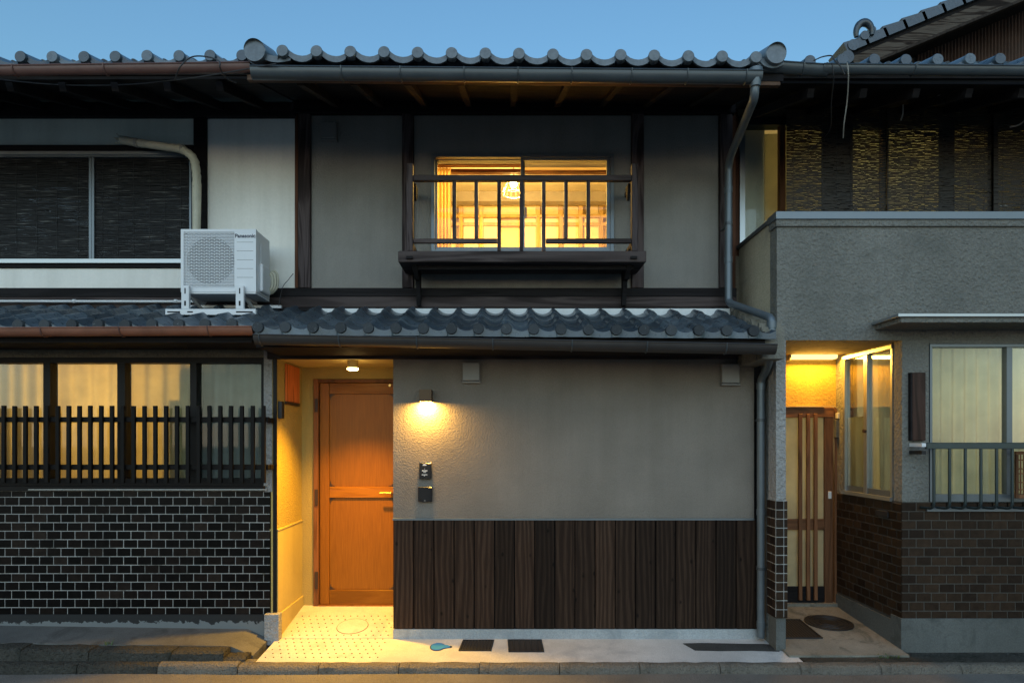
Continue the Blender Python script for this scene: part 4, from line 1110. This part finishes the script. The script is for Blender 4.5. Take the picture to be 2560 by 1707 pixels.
# porch recess
YD = .7
XPR = X(2255, RY)
bx('porch_back', M['plaster_orange'], H2, XR0 + .0, XPR + .1, YD, YD + .1, Z(1018, YD), 2.5)
bx('porch_side', M['stucco_right'], H2, XR0 + .0, XR0 + .05, RY + .145, YD, -.2, 2.33)
bx('porch_ceiling', M['plaster_orange'], H2, XR0 + .05, XPR + .02, RY + .121, YD, 2.34, 2.42)
bd = thing('unused', 'x', 'x'); bpy.data.objects.remove(bd)
# sliding door with bars
d2 = fb('door', M['old_wood_h'], H2, 1950, 2085, 1018, 1043, YD - .03, .05, .003)
XD1 = X(2062, YD)
fb('door_track', M['pale_wood'], d2, 1950, 2062, 1015, 1017.7, YD - .04, .05)
fb('stile', M['old_wood'], d2, 2062, 2083, 1043.3, 1511, YD - .028, .045, .003); fb('stile', M['old_wood'], d2, 1930, 1950, 1043.3, 1511, YD - .028, .045)
fb('rail', M['old_wood_h'], d2, 1950.3, 2061.7, 1297, 1324, YD - .026, .04, .003); fb('bottom_panel', M['black_wood'], d2, 1950.3, 2061.7, 1466, 1511, YD - .026, .04, .003)
for a, b in ((1043.5, 1296.7), (1324.3, 1465.7)): fb('frosted_pane', M['frosted'], d2, 1950.3, 2061.7, a, b, YD - .004, .004)
for px in (2002, 2022, 2040.5): fb('bar', M['old_wood'], d2, px - 4.2, px + 4.2, 1034, 1500, YD - .052, .022, .002)
fb('door_lock', M['white_metal'], d2, 2071, 2079, 1228, 1246, YD - .036, .01, .002)
bx('jamb', M['old_wood'], H2, X(2084, YD), X(2106, YD), YD - .02, YD + .08, -.05, Z(1018.5, YD))
fb('step', M['concrete_old'], H2, 1940, 2095, 1508, 1516, YD - .06, .14)
rm = MB(); x0, x1, y0, y1, z0, z1 = XR0 - .1, X(2106, YD), YD + .101, 2.0, -.1, 2.3
rm.box(x0, x0+.04, y0, y1, z0, z1); rm.box(x1, x1+.04, y0, y1, z0, z1); rm.box(x0, x1, y1, y1+.04, z0, z1); rm.box(x0, x1, y0, y1, z1, z1+.04)
hall = rm.build('hall_wall', M['room_wall'], H2)
hl = thing('hall_lamp', 'dim lamp inside the hall behind the barred porch door', 'lamp', (2.7, 1.5, 2.2))
m = MB(); m.tube([(2.7, 1.5, 2.29), (2.7, 1.5, 2.2)], [.08, .1], 16); m.build('shade', m_emit('hall_glow', (1, .8, .4), 3), hl)
lamp('hall_light', 'POINT', (2.7, 1.4, 1.5), 5, (1, .78, .36), hl, radius=.1)
fb('bell_box', M['tape'], H2, 2094, 2103, 1031, 1046, YD - .06, .04, .003); fb('meter_box', M['base_grey'], H2, 2090, 2101, 1049, 1094, YD - .058, .036, .003)
m = MB(); m.tube(bend([P(1990, 1016, YD - .045), P(2090, 1016, YD - .05), P(2098, 1032, YD - .05)], .03), .003, 6); m.build('bell_wire', M['cord_light'], H2)
# porch side wall with window
XI = XPR
def side(name, mat, parent, ya, yb, za, zb, dx=0, th=.1, bevel=0): return bx(name, mat, parent, XI + dx, XI + dx + th, ya, yb, za, zb, bevel)
zw1, zw0 = 2.315, 1.09
ysill = (-.13, .585)
side('porch_wall', M['stucco_right'], H2, RY + .122, -.131, zw0 - .05, 2.34); side('porch_wall', M['stucco_right'], H2, .586, YD, zw0 - .05, 2.34); side('porch_wall', M['stucco_right'], H2, -.1305, .5855, zw1, 2.34)
pw_ = side('porch_tiled_wall', M['grout_brown'], H2, RY + .121, YD, .09, zw0 - .051)
side('porch_base', M['base_grey'], H2, RY - .008, YD, -.25, .0895, -.012, .112)
ws = side('porch_window', M['alu'], H2, -.13, .585, zw1 - .03, zw1 - .001, -.01, .08)
side('frame_sill', M['alu'], ws, -.13, .585, zw0 - .045, zw0 - .015, -.02, .09)
for ya, yb in ((-.13, -.105), (.555, .585), (.215, .235), (.24, .262)): side('frame_post', M['alu'], ws, ya, yb, zw0 - .0145, zw1 - .0305, .0, .05)
side('sash_bottom', M['alu_grey'], ws, -.104, .214, zw0 - .0145, zw0 + .035, .005, .03); side('sash_bottom', M['alu_grey'], ws, .263, .554, zw0 - .0145, zw0 + .035, .02, .03)
for ya, yb in ((-.104, .214), (.263, .554)): side('pane', M['glass'], ws, ya, yb, zw0 + .0355, zw1 - .031, .022, .004)
m = MB(); c = (XI - .004, .225, 1.62); m.tube([c, (c[0] - .02, c[1], c[2])], .016, 10); m.build('latch', M['ornament'], ws)
m = MB(); rows = []
for j in range(5):
    rows.append([(XI + .13 + .018*math.sin(i*1.25), -.1 + .36*i/30*(1 - .12*(j/4 if j else 0)), zw1 - (zw1-zw0)*j/4) for i in range(31)])
tag(m.sheet(rows).build('curtain', M['curtain_green'], smooth='all'), 'pale hanging curtain behind the porch side window', 'curtain')
o = side('patterned_glass', M['frosted'], ws, .265, .553, zw0 + .036, 1.75, .027, .003)
for r_ in range(15):
    za = zw0 - .052 - (r_+1)*bh
    if za < .08: break
    y = RY + .004 + (.06 if r_ % 2 else .0); ys = [RY + .002] + ([RY + .06] if r_ % 2 else [])
    while ys[-1] + bwid < YD - .02: ys.append(ys[-1] + bwid)
    ys.append(YD)
    for a, b in zip(ys, ys[1:]):
        if r_ in (1,) and a < .03 < b: continue
        brick(.012, b - a - gp, bh - gp, pw_, (XI + .002, (a+b)/2, za + bh/2), 0)
slot = bx('mail_slot', M['dark'], H2, XI - .014, XI - .001, -.09, .075, zw0 - .052 - 2*bh + .012, zw0 - .052 - bh - .012, .002)
# front wall beside the porch
FY = RY
fb('wall', M['stucco_right'], H2, 2255, 2322, 815, 1254, FY + .002, .1); fb('wall', M['stucco_right'], H2, 2322.3, 3500, 800, 859, FY + .002, .1)
fw = fb('tiled_wall', M['grout_brown'], H2, 2255, 3500, 1254.3, 1545, FY + .0, .12)
fb('base_course', M['base_grey'], H2, 2253, 3500, 1545.3, 1690, FY - .012, .13)
n_b = 0; restb = MB()
for r_ in range(13):
    zc = Z(1255, FY) - (r_+.5)*bh; x = XPR - .006; first = bwid*(.5 if r_ % 2 else .98)
    while x < X(3300, FY):
        w = first if x < XPR else bwid; cpos = (x + w/2, FY + .002, zc)
        if x < X(2600, FY): brick(w - gp, .012, bh - gp, fw, cpos, 0)
        else: restb.box(x + gp/2, x + w - gp/2, FY - .010, FY + .002, zc - bh/2 + gp/2, zc + bh/2 - gp/2)
        x += w
restb.build('wall_tile', M['brick_brown'], fw, kind='stuff')
# canopy
HY = -.56
cn = fb('canopy', M['stucco_right'], H2, 2252, 3500, 792, 806, HY, .31, .004); fb('canopy_edge', M['alu'], cn, 2246, 3500, 783, 791.5, HY - .02, .32, .003)
# front window
w2 = fb('window', M['alu_grey'], H2, 2325, 3300, 860, 867, FY + .01, .09)
fb('frame_side', M['alu_grey'], w2, 2325, 2331, 867.2, 1262, FY + .01, .09); fb('frame_sill', M['alu'], w2, 2325, 3300, 1255, 1268, FY - .0, .1); fb('frame_sill', M['alu_grey'], w2, 2318, 3300, 1268.3, 1278, FY - .02, .11)
fb('sash_bottom', M['alu_grey'], w2, 2331.3, 3300, 1235, 1254.6, FY + .02, .04); fb('sash_post', M['alu_grey'], w2, 2517, 2531, 867.3, 1234.7, FY + .018, .05); fb('sash_post', M['alu_grey'], w2, 2700, 2712, 867.3, 1234.7, FY + .02, .05)
for a, b in ((2331.4, 2516.8), (2531.3, 2699.7)): fb('pane', M['glass'], w2, a, b, 867.4, 1234.6, FY + .04, .004)
fb('closing_wall', M['stucco_right'], H2, 2712.5, 3300, 867.4, 1234.6, FY + .02, .08)
curtain('curtain', 'green-lit curtain behind the right front window', X(2322, FY + .14), X(2530, FY + .14), FY + .14, Z(1245, FY + .14), Z(862, FY + .14), M['curtain_green'], 7, .025)
curtain('curtain', 'second green curtain at the right edge of the front window', X(2524, FY + .17), X(2720, FY + .17), FY + .17, Z(1245, FY + .17), Z(862, FY + .17), M['curtain_green'], 6, .012)
rm = MB(); x0, x1, y0, y1, z0, z1 = XI + .101, 6.6, FY + .13, 1.9, .6, 2.5
rm.box(x0, x1, y1, y1+.04, z0, z1); rm.box(x1, x1+.04, y0, y1, z0, z1); rm.box(x0, x1, y0, y1, z1, z1+.04); rm.box(x0, x1, y0, y1, z0-.04, z0); rm.box(x0, x0+.04, .6, y1, z0, z1)
roomr = rm.build('room_wall', M['room_wall'], H2)
rl2 = thing('room_lamp', 'ceiling lamp lighting the room behind the right front window', 'lamp', (4.2, .9, 2.48))
m = MB(); m.tube([(4.2, .9, 2.495), (4.2, .9, 2.42)], [.16, .2], 20); m.build('shade', m_emit('room_glow_green', (.95, 1, .6), 4), rl2)
lamp('room_light_right', 'POINT', (4.25, .85, 2.1), 9, (1, .97, .74), rl2, radius=.15)
t = thing('wall_plaque', 'narrow dark wooden plaque on the grey wall left of the right window', 'sign', tuple(P(2297, 1100, FY - .03)))
pb = fb('plaque_board', M['sign_wood'], t, 2282, 2315, 931, 1101, FY - .036, .034, .004); fb('plaque_edge', M['black_wood'], t, 2277, 2281.5, 931, 1101, FY - .032, .03)
# curved bar guard
GY2 = -.40
G2 = thing('bar_guard', 'dark metal guard of curved bars before the right front window', 'window guard', tuple(P(2440, 1278, GY2)))
fb('top_rail', M['rail_metal'], G2, 2318, 2760, 1106, 1122, GY2, .03, .004)
for k in range(11):
    px = 2338 + 39.3*k; a = P(px, 1122, GY2); zb = Z(1272, GY2)
    m = MB(); m.tube(bend([(a.x, GY2 + .014, a.z), (a.x, GY2 + .014, zb), (a.x - .01, FY + .0, zb - .004)], .05, 6), .0105, 10); m.build('bar', M['rail_metal'], G2, smooth=True)
for py in (1112, 1131):
    c = P(2311, py, GY2); m = MB(); m.box(c.x - .016, c.x + .016, GY2 + .005, FY - .001, c.z - .014, c.z + .014); m.build('bracket', M['white_metal'] if py == 1112 else M['iron'], G2)
# upper floor right: glazed front, blinds before it
YV = .52
def upr(nm, mt, a, b, c, d, y=YV, dp_=.06, bev=0): return fb(nm, M[mt], H2, a, b, c, d, y, dp_, bev)
wv = upr('upper_window', 'alu', 1850, 1863, 318, 640)
upr('upper_wall', 'stucco_brown', 1836, 2660, 640.5, 800, YV, .06)
upr('upper_wall', 'red_wood', 1836, 1849.7, 250, 640, YV + .02, .06)
fb('window_head', M['rail_metal'], H2, 1850, 3300, 292, 312, YV - .02, .1); upr('upper_wall', 'stucco_brown', 1845, 3300, 250, 291.5)
for a, b, mt in ((1951, 1964, 'old_wood'), (2062, 2132, 'black_wood'), (2207, 2222, 'pale_wood'), (2358, 2386, 'black_wood'), (2482, 2496, 'black_wood'), (2640, 2660, 'black_wood')):
    upr('window_post', mt, a, b, 312.5, 640, YV - .012, .06)
for a, b in ((1863.3, 1950.7), (1964.3, 2061.7), (2132.3, 2206.7), (2222.3, 2357.7), (2386.3, 2481.7), (2496.3, 2639.7)): fb('pane', M['glass'], wv, a, b, 312.6, 640, YV + .015, .004)
bx('upper_wall', M['stucco_brown'], H2, X(2660.3, YV), 7.2, YV, YV + .08, 2.8, 4.4)
fb('paper_screen', M['frosted'], wv, 1912, 1950, 335, 640, YV + .12, .01); fb('paper_screen', M['frosted'], wv, 1964, 2640, 318, 640, YV + .16, .01); fb('inner_wall', M['plaster_grey'], wv, 1855, 1911.5, 312, 640, YV + .14, .02)
rm = MB(); x0, x1, y0, y1, z0, z1 = X(1849, YV) - .0, 6.5, YV + .062, 2.2, 2.85, 4.55
rm.box(x0, x1, y1, y1+.04, z0, z1); rm.box(x1, x1+.04, y0, y1, z0, z1); rm.box(x0, x1, y0, y1, z1, z1+.04); rm.box(x0, x1, y0, y1, z0-.04, z0); rm.box(x0-.04, x0, y0, y1, z0, z1)
rm.build('room_wall', M['room_wall'], H2)
rl3 = thing('room_lamp', 'lamp lighting the upstairs room behind the right reed blinds', 'lamp', (3.6, 1.5, 4.5))
m = MB(); m.tube([(3.6, 1.5, 4.54), (3.6, 1.5, 4.46)], [.16, .2], 20); m.build('shade', m_emit('room_glow_up', (1, .9, .5), 4), rl3)
lamp('room_light_upper_right', 'POINT', (3.6, 1.5, 4.1), 14, (1, .9, .62), rl3, radius=.15)
BGp = 'reed blinds hung along the upper right window'
blind('reed_blind', 'wide dark reed blind on the upper right window, nearest the downpipe', 1966, 2216, 278, 540, .22, M['bamboo_brown'], .0115, .86, 11, 7, .04, 0, .3, BGp)
blind('reed_blind', 'middle reed blind of the upper right window', 2218, 2478, 276, 540, .2, M['bamboo_brown'], .0115, .86, 12, 7, .04, 0, .3, BGp)
blind('reed_blind', 'slanting reed blind at the right edge of the photo', 2484, 2760, 280, 545, .17, M['bamboo_brown'], .0115, .82, 13, 6, .06, .03, .3, BGp)
# upper roof right
ZR_ = Z(156, -.62)
uR = slab_roof('upper_roof', H2, 2.02, 7.2, -.58, ZR_ - .07, ZR_ - .1, 2.0, .38, .06, M['black_wood'])
wt = .2285
tiled(uR, X(2020, -.63) - .034 - wt, 22, wt, -.63, ZR_ - .06, ZR_ - .035, .38, 2, M['roof_tile'], 'scallop', sc=1.15, jit=.005)
gutter('gutter', H2, P(1914, 151, -.80), P(2076, 162, -.74), .045, M['steel_gutter'], [X(2012, -.77)], M['steel_gutter'], .06)
gutter('gutter', H2, P(2060, 160, -.75), P(3400, 172, -.75), .038, M['steel_gutter'], [X(p, -.75) for p in (2291, 2600, 2900)], M['steel_gutter'], .05)
fb('eave_fascia', M['black_wood'], H2, 1930, 3500, 168, 196, -.6, .03)
for k in range(12):
    x = 2.25 + .39*k; MB().bar((x, -.57, 4.1), (x, .5, 4.1 + 1.07*.38), .05, .06).build('rafter', M['black_wood'], uR)
bx('side_wall', M['stucco_brown'], H2, 7.2, 7.25, .1, 3.4, -.2, 4.4); bx('back_wall', M['stucco_brown'], H2, 2.02, 7.25, 3.4, 3.45, -.2, 5.0); bx('side_wall', M['stucco_brown'], H2, 2.02, 2.06, .6, 3.4, -.2, 4.4)
bx('wall', M['stucco_right'], H2, X(3500, FY), 7.2, FY + .003, .1, -.2, 2.33)
wire('thin cord hanging from the right gutter before the reed blind', [P(2080, 158, -.86), P(2084, 200, -.8), P(2078, 260, -.5), P(2076, 320, -.2), P(2055, 350, .1), P(2010, 385, .19)], .004, M['cord'])
wire('pale hanging cord second from the downpipe, in front of the reed blind', [P(2118, 158, -.84), P(2121, 190, -.82), P(2118, 250, -.7), P(2110, 310, -.6), P(2108, 345, -.5)], .0045, M['cord_light'])
wire('tangled black cable lying over the right tiles and gutter', [P(2035, 152, -.8), P(2055, 143, -.75), P(2078, 140, -.72), P(2085, 150, -.8), P(2100, 165, -.82), P(2112, 187, -.82)], .0045, M['cord'])
wire('bare twig stuck under the right eave', [P(2360, 228, -.2), P(2335, 250, -.15), P(2315, 266, -.1)], .006, M['cord_light'], 'twig', 'twig')
wire('short pale twig hanging from the right eave', [P(2258, 262, -.1), P(2257, 285, -.1), P(2252, 302, -.08)], .006, M['cord_light'], 'twig', 'twig')
wire('dry twig at the far right under the eave', [P(2570, 295, -.1), P(2548, 312, -.1), P(2525, 318, -.08)], .006, M['cord_light'], 'twig', 'twig')

# ------------------------------------------------------------------ gabled house behind, upper right
GB = thing('gabled_house', 'gabled house behind with brown corrugated wall and stepped verge tiles', 'house', (5.5, 2.2, 0))
YG = 1.75
a = P(2122, 118, YG); b = P(2622, -90, YG); sl_ = (b.z - a.z)/(b.x - a.x); an = math.atan(sl_)
dv = Vector((math.cos(an), 0, math.sin(an))); nv = Vector((-math.sin(an), 0, math.cos(an)))
def lay(name, mat, s0, s1, n0, n1, y0, y1, parent=GB):
    p = [a + dv*s0 + nv*n0, a + dv*s1 + nv*n0, a + dv*s1 + nv*n1, a + dv*s0 + nv*n1]
    return MB().prism([(q.x, q.z) for q in p], 1, y0, y1).build(name, mat, parent)
groof = lay('roof', M['black_wood'], .0, 3.4, -.10, .0, YG + .03, 5.5)
s = -.05; k = 0
while s < 3.2:
    p0, p1 = a + dv*s + nv*.0, a + dv*(s + .27) + nv*.0
    poly = [p0 + nv*-.06, p1 + nv*-.06, p1 + nv*.035, p0 + nv*.062]
    MB().prism([(q.x, q.z) for q in poly], 1, YG - .02, YG + .3).build('verge_tile', M['roof_tile'], groof); s += .235; k += 1
lay('barge_board', M['barge'], .0, 3.4, -.24, -.105, YG + .02, YG + .06)
lay('barge_trim', M['rafter'], .0, 3.4, -.27, -.241, YG + .01, YG + .08)
lay('soffit', M['black_wood'], .0, 3.4, -.16, -.1005, YG + .062, 2.6)
# end ornament tile
c = P(2160, 84, YG - .03); m = MB()
pts = [(c.x + .12*math.cos(t)*.75, YG - .03, c.z + .12*math.sin(t)) for t in [R(q) for q in range(-10, 215, 15)]]
m.tube(pts, [.022 + .02*math.sin(math.pi*i/(len(pts)-1)) for i in range(len(pts))], 10); m.build('ridge_ornament', M['roof_tile'], groof, smooth=True)
for px, py, rr in ((2134, 112, .062), (2182, 74, .04), (2120, 142, .07), (2163, 88, .05)):
    c = P(px, py, YG - .03); m = MB(); m.tube([c, c + Vector((0, .2, .0))], rr, 18); m.build('round_tile', M['roof_tile'], groof, smooth=True)
YW = 2.45
pa = [P(2215, 200, YW), P(2900, 200, YW), P(2900, -320, YW), P(2440, -40, YW), P(2215, 118, YW)]
MB().prism([(q.x, q.z) for q in pa], 1, YW, YW + .15).build('plaster_wall', M['plaster_old'], GB)
m = MB(); rows = [[], []]
x0, x1 = X(2292, YW - .03), X(2900, YW - .03); n = int((x1-x0)/.0067)
for i in range(n+1):
    x = x0 + (x1-x0)*i/n; y = YW - .03 + .011*math.sin(2*math.pi*x/.0415)
    t = (x - x0)/(X(2560, YW - .03) - x0)
    rows[0].append((x, y, Z(140 - 112*t, YW))); rows[1].append((x, y, 4.6))
m.sheet(rows).build('corrugated_sheet', M['corrugated'], GB, smooth='all')
bx('body_wall', M['plaster_old'], GB, P(2215, 200, YW).x, 9, YW + .151, 5.4, .0, Z(135, YW))

# ------------------------------------------------------------------ lamps and small things on the centre house
c = P(882, 918, .12)
CL = thing('porch_lamp', 'bright round ceiling lamp above the orange wooden door', 'lamp', (c.x, .12, ZC))
m = MB(); m.tube([(c.x, .12, ZC - .001), (c.x, .12, ZC - .065)], .045, 20); m.build('lamp_body', M['ceiling_paint'], CL, smooth=True)
m = MB(); m.tube([(c.x, .12, ZC - .0655), (c.x, .12, ZC - .078), (c.x, .12, ZC - .083)], [.047, .047, .03], 20); m.build('diffuser', m_emit('porch_glow', (1, .66, .24), 26), CL, smooth=True)
sp = lamp('porch_light', 'SPOT', (c.x, .12, ZC - .09), 360, WARM, CL, radius=.04)
sp.rotation_euler = (R(-12), 0, 0); sp.data.spot_size = R(112); sp.data.spot_blend = 1.0
LY = -.11
wlp = thing('wall_lamp', 'small square bronze wall lamp throwing warm light down the stucco', 'lamp', tuple(P(1063, 1004, LY)))
lx0, lx1, lz1, lz0 = X(1048, LY), X(1078, LY), Z(973, LY), Z(1003, LY)
bz = m_plain('lamp_bronze', (.06, .032, .012), .35, .4)
m = MB(); m.box(lx0, lx1, LY, LY + .006, lz0, lz1); m.box(lx0, lx0 + .006, LY + .006, -.004, lz0, lz1); m.box(lx1 - .006, lx1, LY + .006, -.004, lz0, lz1); m.box(lx0, lx1, LY + .006, -.004, lz1 - .006, lz1)
m.build('shade_box', bz, wlp); bx('back_plate', M['brass'], wlp, lx0 + .001, lx1 - .001, -.0039, -.001, lz0 - .002, lz1 + .002)
bx('diffuser', m_emit('wall_lamp_glow', (1, .62, .2), 6), wlp, lx0 + .0065, lx1 - .0065, LY + .0065, -.0045, lz0 + .006, lz0 + .012)
lamp('wall_light', 'AREA', ((lx0+lx1)/2, -.055, lz0 + .002), 16, (1.0, 0.54, 0.1), wlp, rot=(0, 0, 0), size=.075, sy=.085)
ic = thing('intercom', 'black wall intercom with white markings below the wall lamp', 'intercom', tuple(P(1063, 1197, -.03)))
IY = -.032
bi = fb('housing', M['black_gloss'], ic, 1048, 1078, 1157, 1197, IY, .031, .003); fb('top_edge', M['vent_grey'], ic, 1049, 1076, 1154.5, 1156.5, IY + .002, .02)
def flat(px0, px1, py0, py1, parent=bi, nm='marking'): fb(nm, M['mark_white'], parent, px0, px1, py0, py1, IY - .0012, .001)
pts = [(X(1061.5, IY) + X(1061.5 + 5, IY)*0 + .0165*math.cos(R(q)), Z(1163.5, IY) + .014*math.sin(R(q))) for q in range(0, 181, 20)]
MB().prism(pts, 1, IY - .0012, IY - .0002).build('marking', M['mark_white'], bi)
c = P(1061.5, 1168, IY); m = MB(); m.tube([(c.x, IY - .001, c.z), (c.x, IY + .001, c.z)], .011, 14); m.build('camera_lens', M['dark'], bi)
flat(1060.3, 1062.7, 1171, 1172.2); flat(1055, 1068.5, 1175, 1177.5); flat(1058, 1065, 1179.5, 1180.8); flat(1054, 1068.5, 1185.5, 1187); flat(1060, 1062.3, 1187.6, 1189.6)
cr_ = thing('card_reader', 'plain black square plate on the wall under the intercom', 'card reader', tuple(P(1062, 1254, -.03)))
fb('plate', M['black_gloss'], cr_, 1045, 1080, 1217, 1254, -.036, .035, .003); fb('sensor', M['vent_grey'], cr_, 1060, 1064, 1250, 1252, -.0365, .001)
# plaque on the recess side wall
t = thing('copper_plaque', 'reddish brown wooden plaque on the doorway side wall near the lamp', 'sign', (XRL + .01, .33, 1.9))
bx('plaque_board', M['copper_sign'], t, XRL + .001, XRL + .016, .165, .50, 1.875, 2.20, .004); bx('plaque_foot', M['ornament'], t, XRL + .001, XRL + .02, .165, .50, 1.85, 1.8745, .003)
# fluorescent porch lamp, right house
FLY = .6
fl_ = thing('porch_lamp', 'long white fluorescent lamp above the barred porch door', 'lamp', tuple(P(2035, 870, FLY)))
fb('tray', M['white_metal'], fl_, 1976, 2098, 866, 871, FLY, .098); fb('end_cap', M['white_metal'], fl_, 1975, 1978.5, 871.3, 899, FLY - .002, .1)
fb('diffuser', m_emit('tube_glow', (1, .66, .22), 1.5), fl_, 1979, 2096, 871.5, 896, FLY + .004, .09, .012)
c = P(2037, 885, FLY); lamp('tube_light', 'AREA', (c.x, FLY - .008, c.z - .03), 10, (1, .5, .06), fl_, rot=(R(-25), 0, 0), size=.42, sy=.05)

# small lattice screen at the right edge, behind the bar guard
SYL = FY - .06
ls = thing('lattice_screen', 'small brown lattice screen at the right edge behind the metal bars', 'screen', tuple(P(2590, 1245, SYL)))
for a, b, c, d in ((2541, 2640, 1128, 1136), (2541, 2640, 1236, 1245), (2541, 2547, 1136.2, 1235.8), (2634, 2640, 1136.2, 1235.8)): fb('frame', M['old_wood'], ls, a, b, c, d, SYL, .02)
for k in range(10): fb('upright_slat', M['old_wood'], ls, 2551 + 8.2*k, 2553.5 + 8.2*k, 1136.2, 1235.8, SYL + .006, .006)
for py in (1148, 1170, 1182, 1204, 1222): fb('cross_slat', M['old_wood'], ls, 2547.2, 2633.8, py, py + 3, SYL + .002, .004)
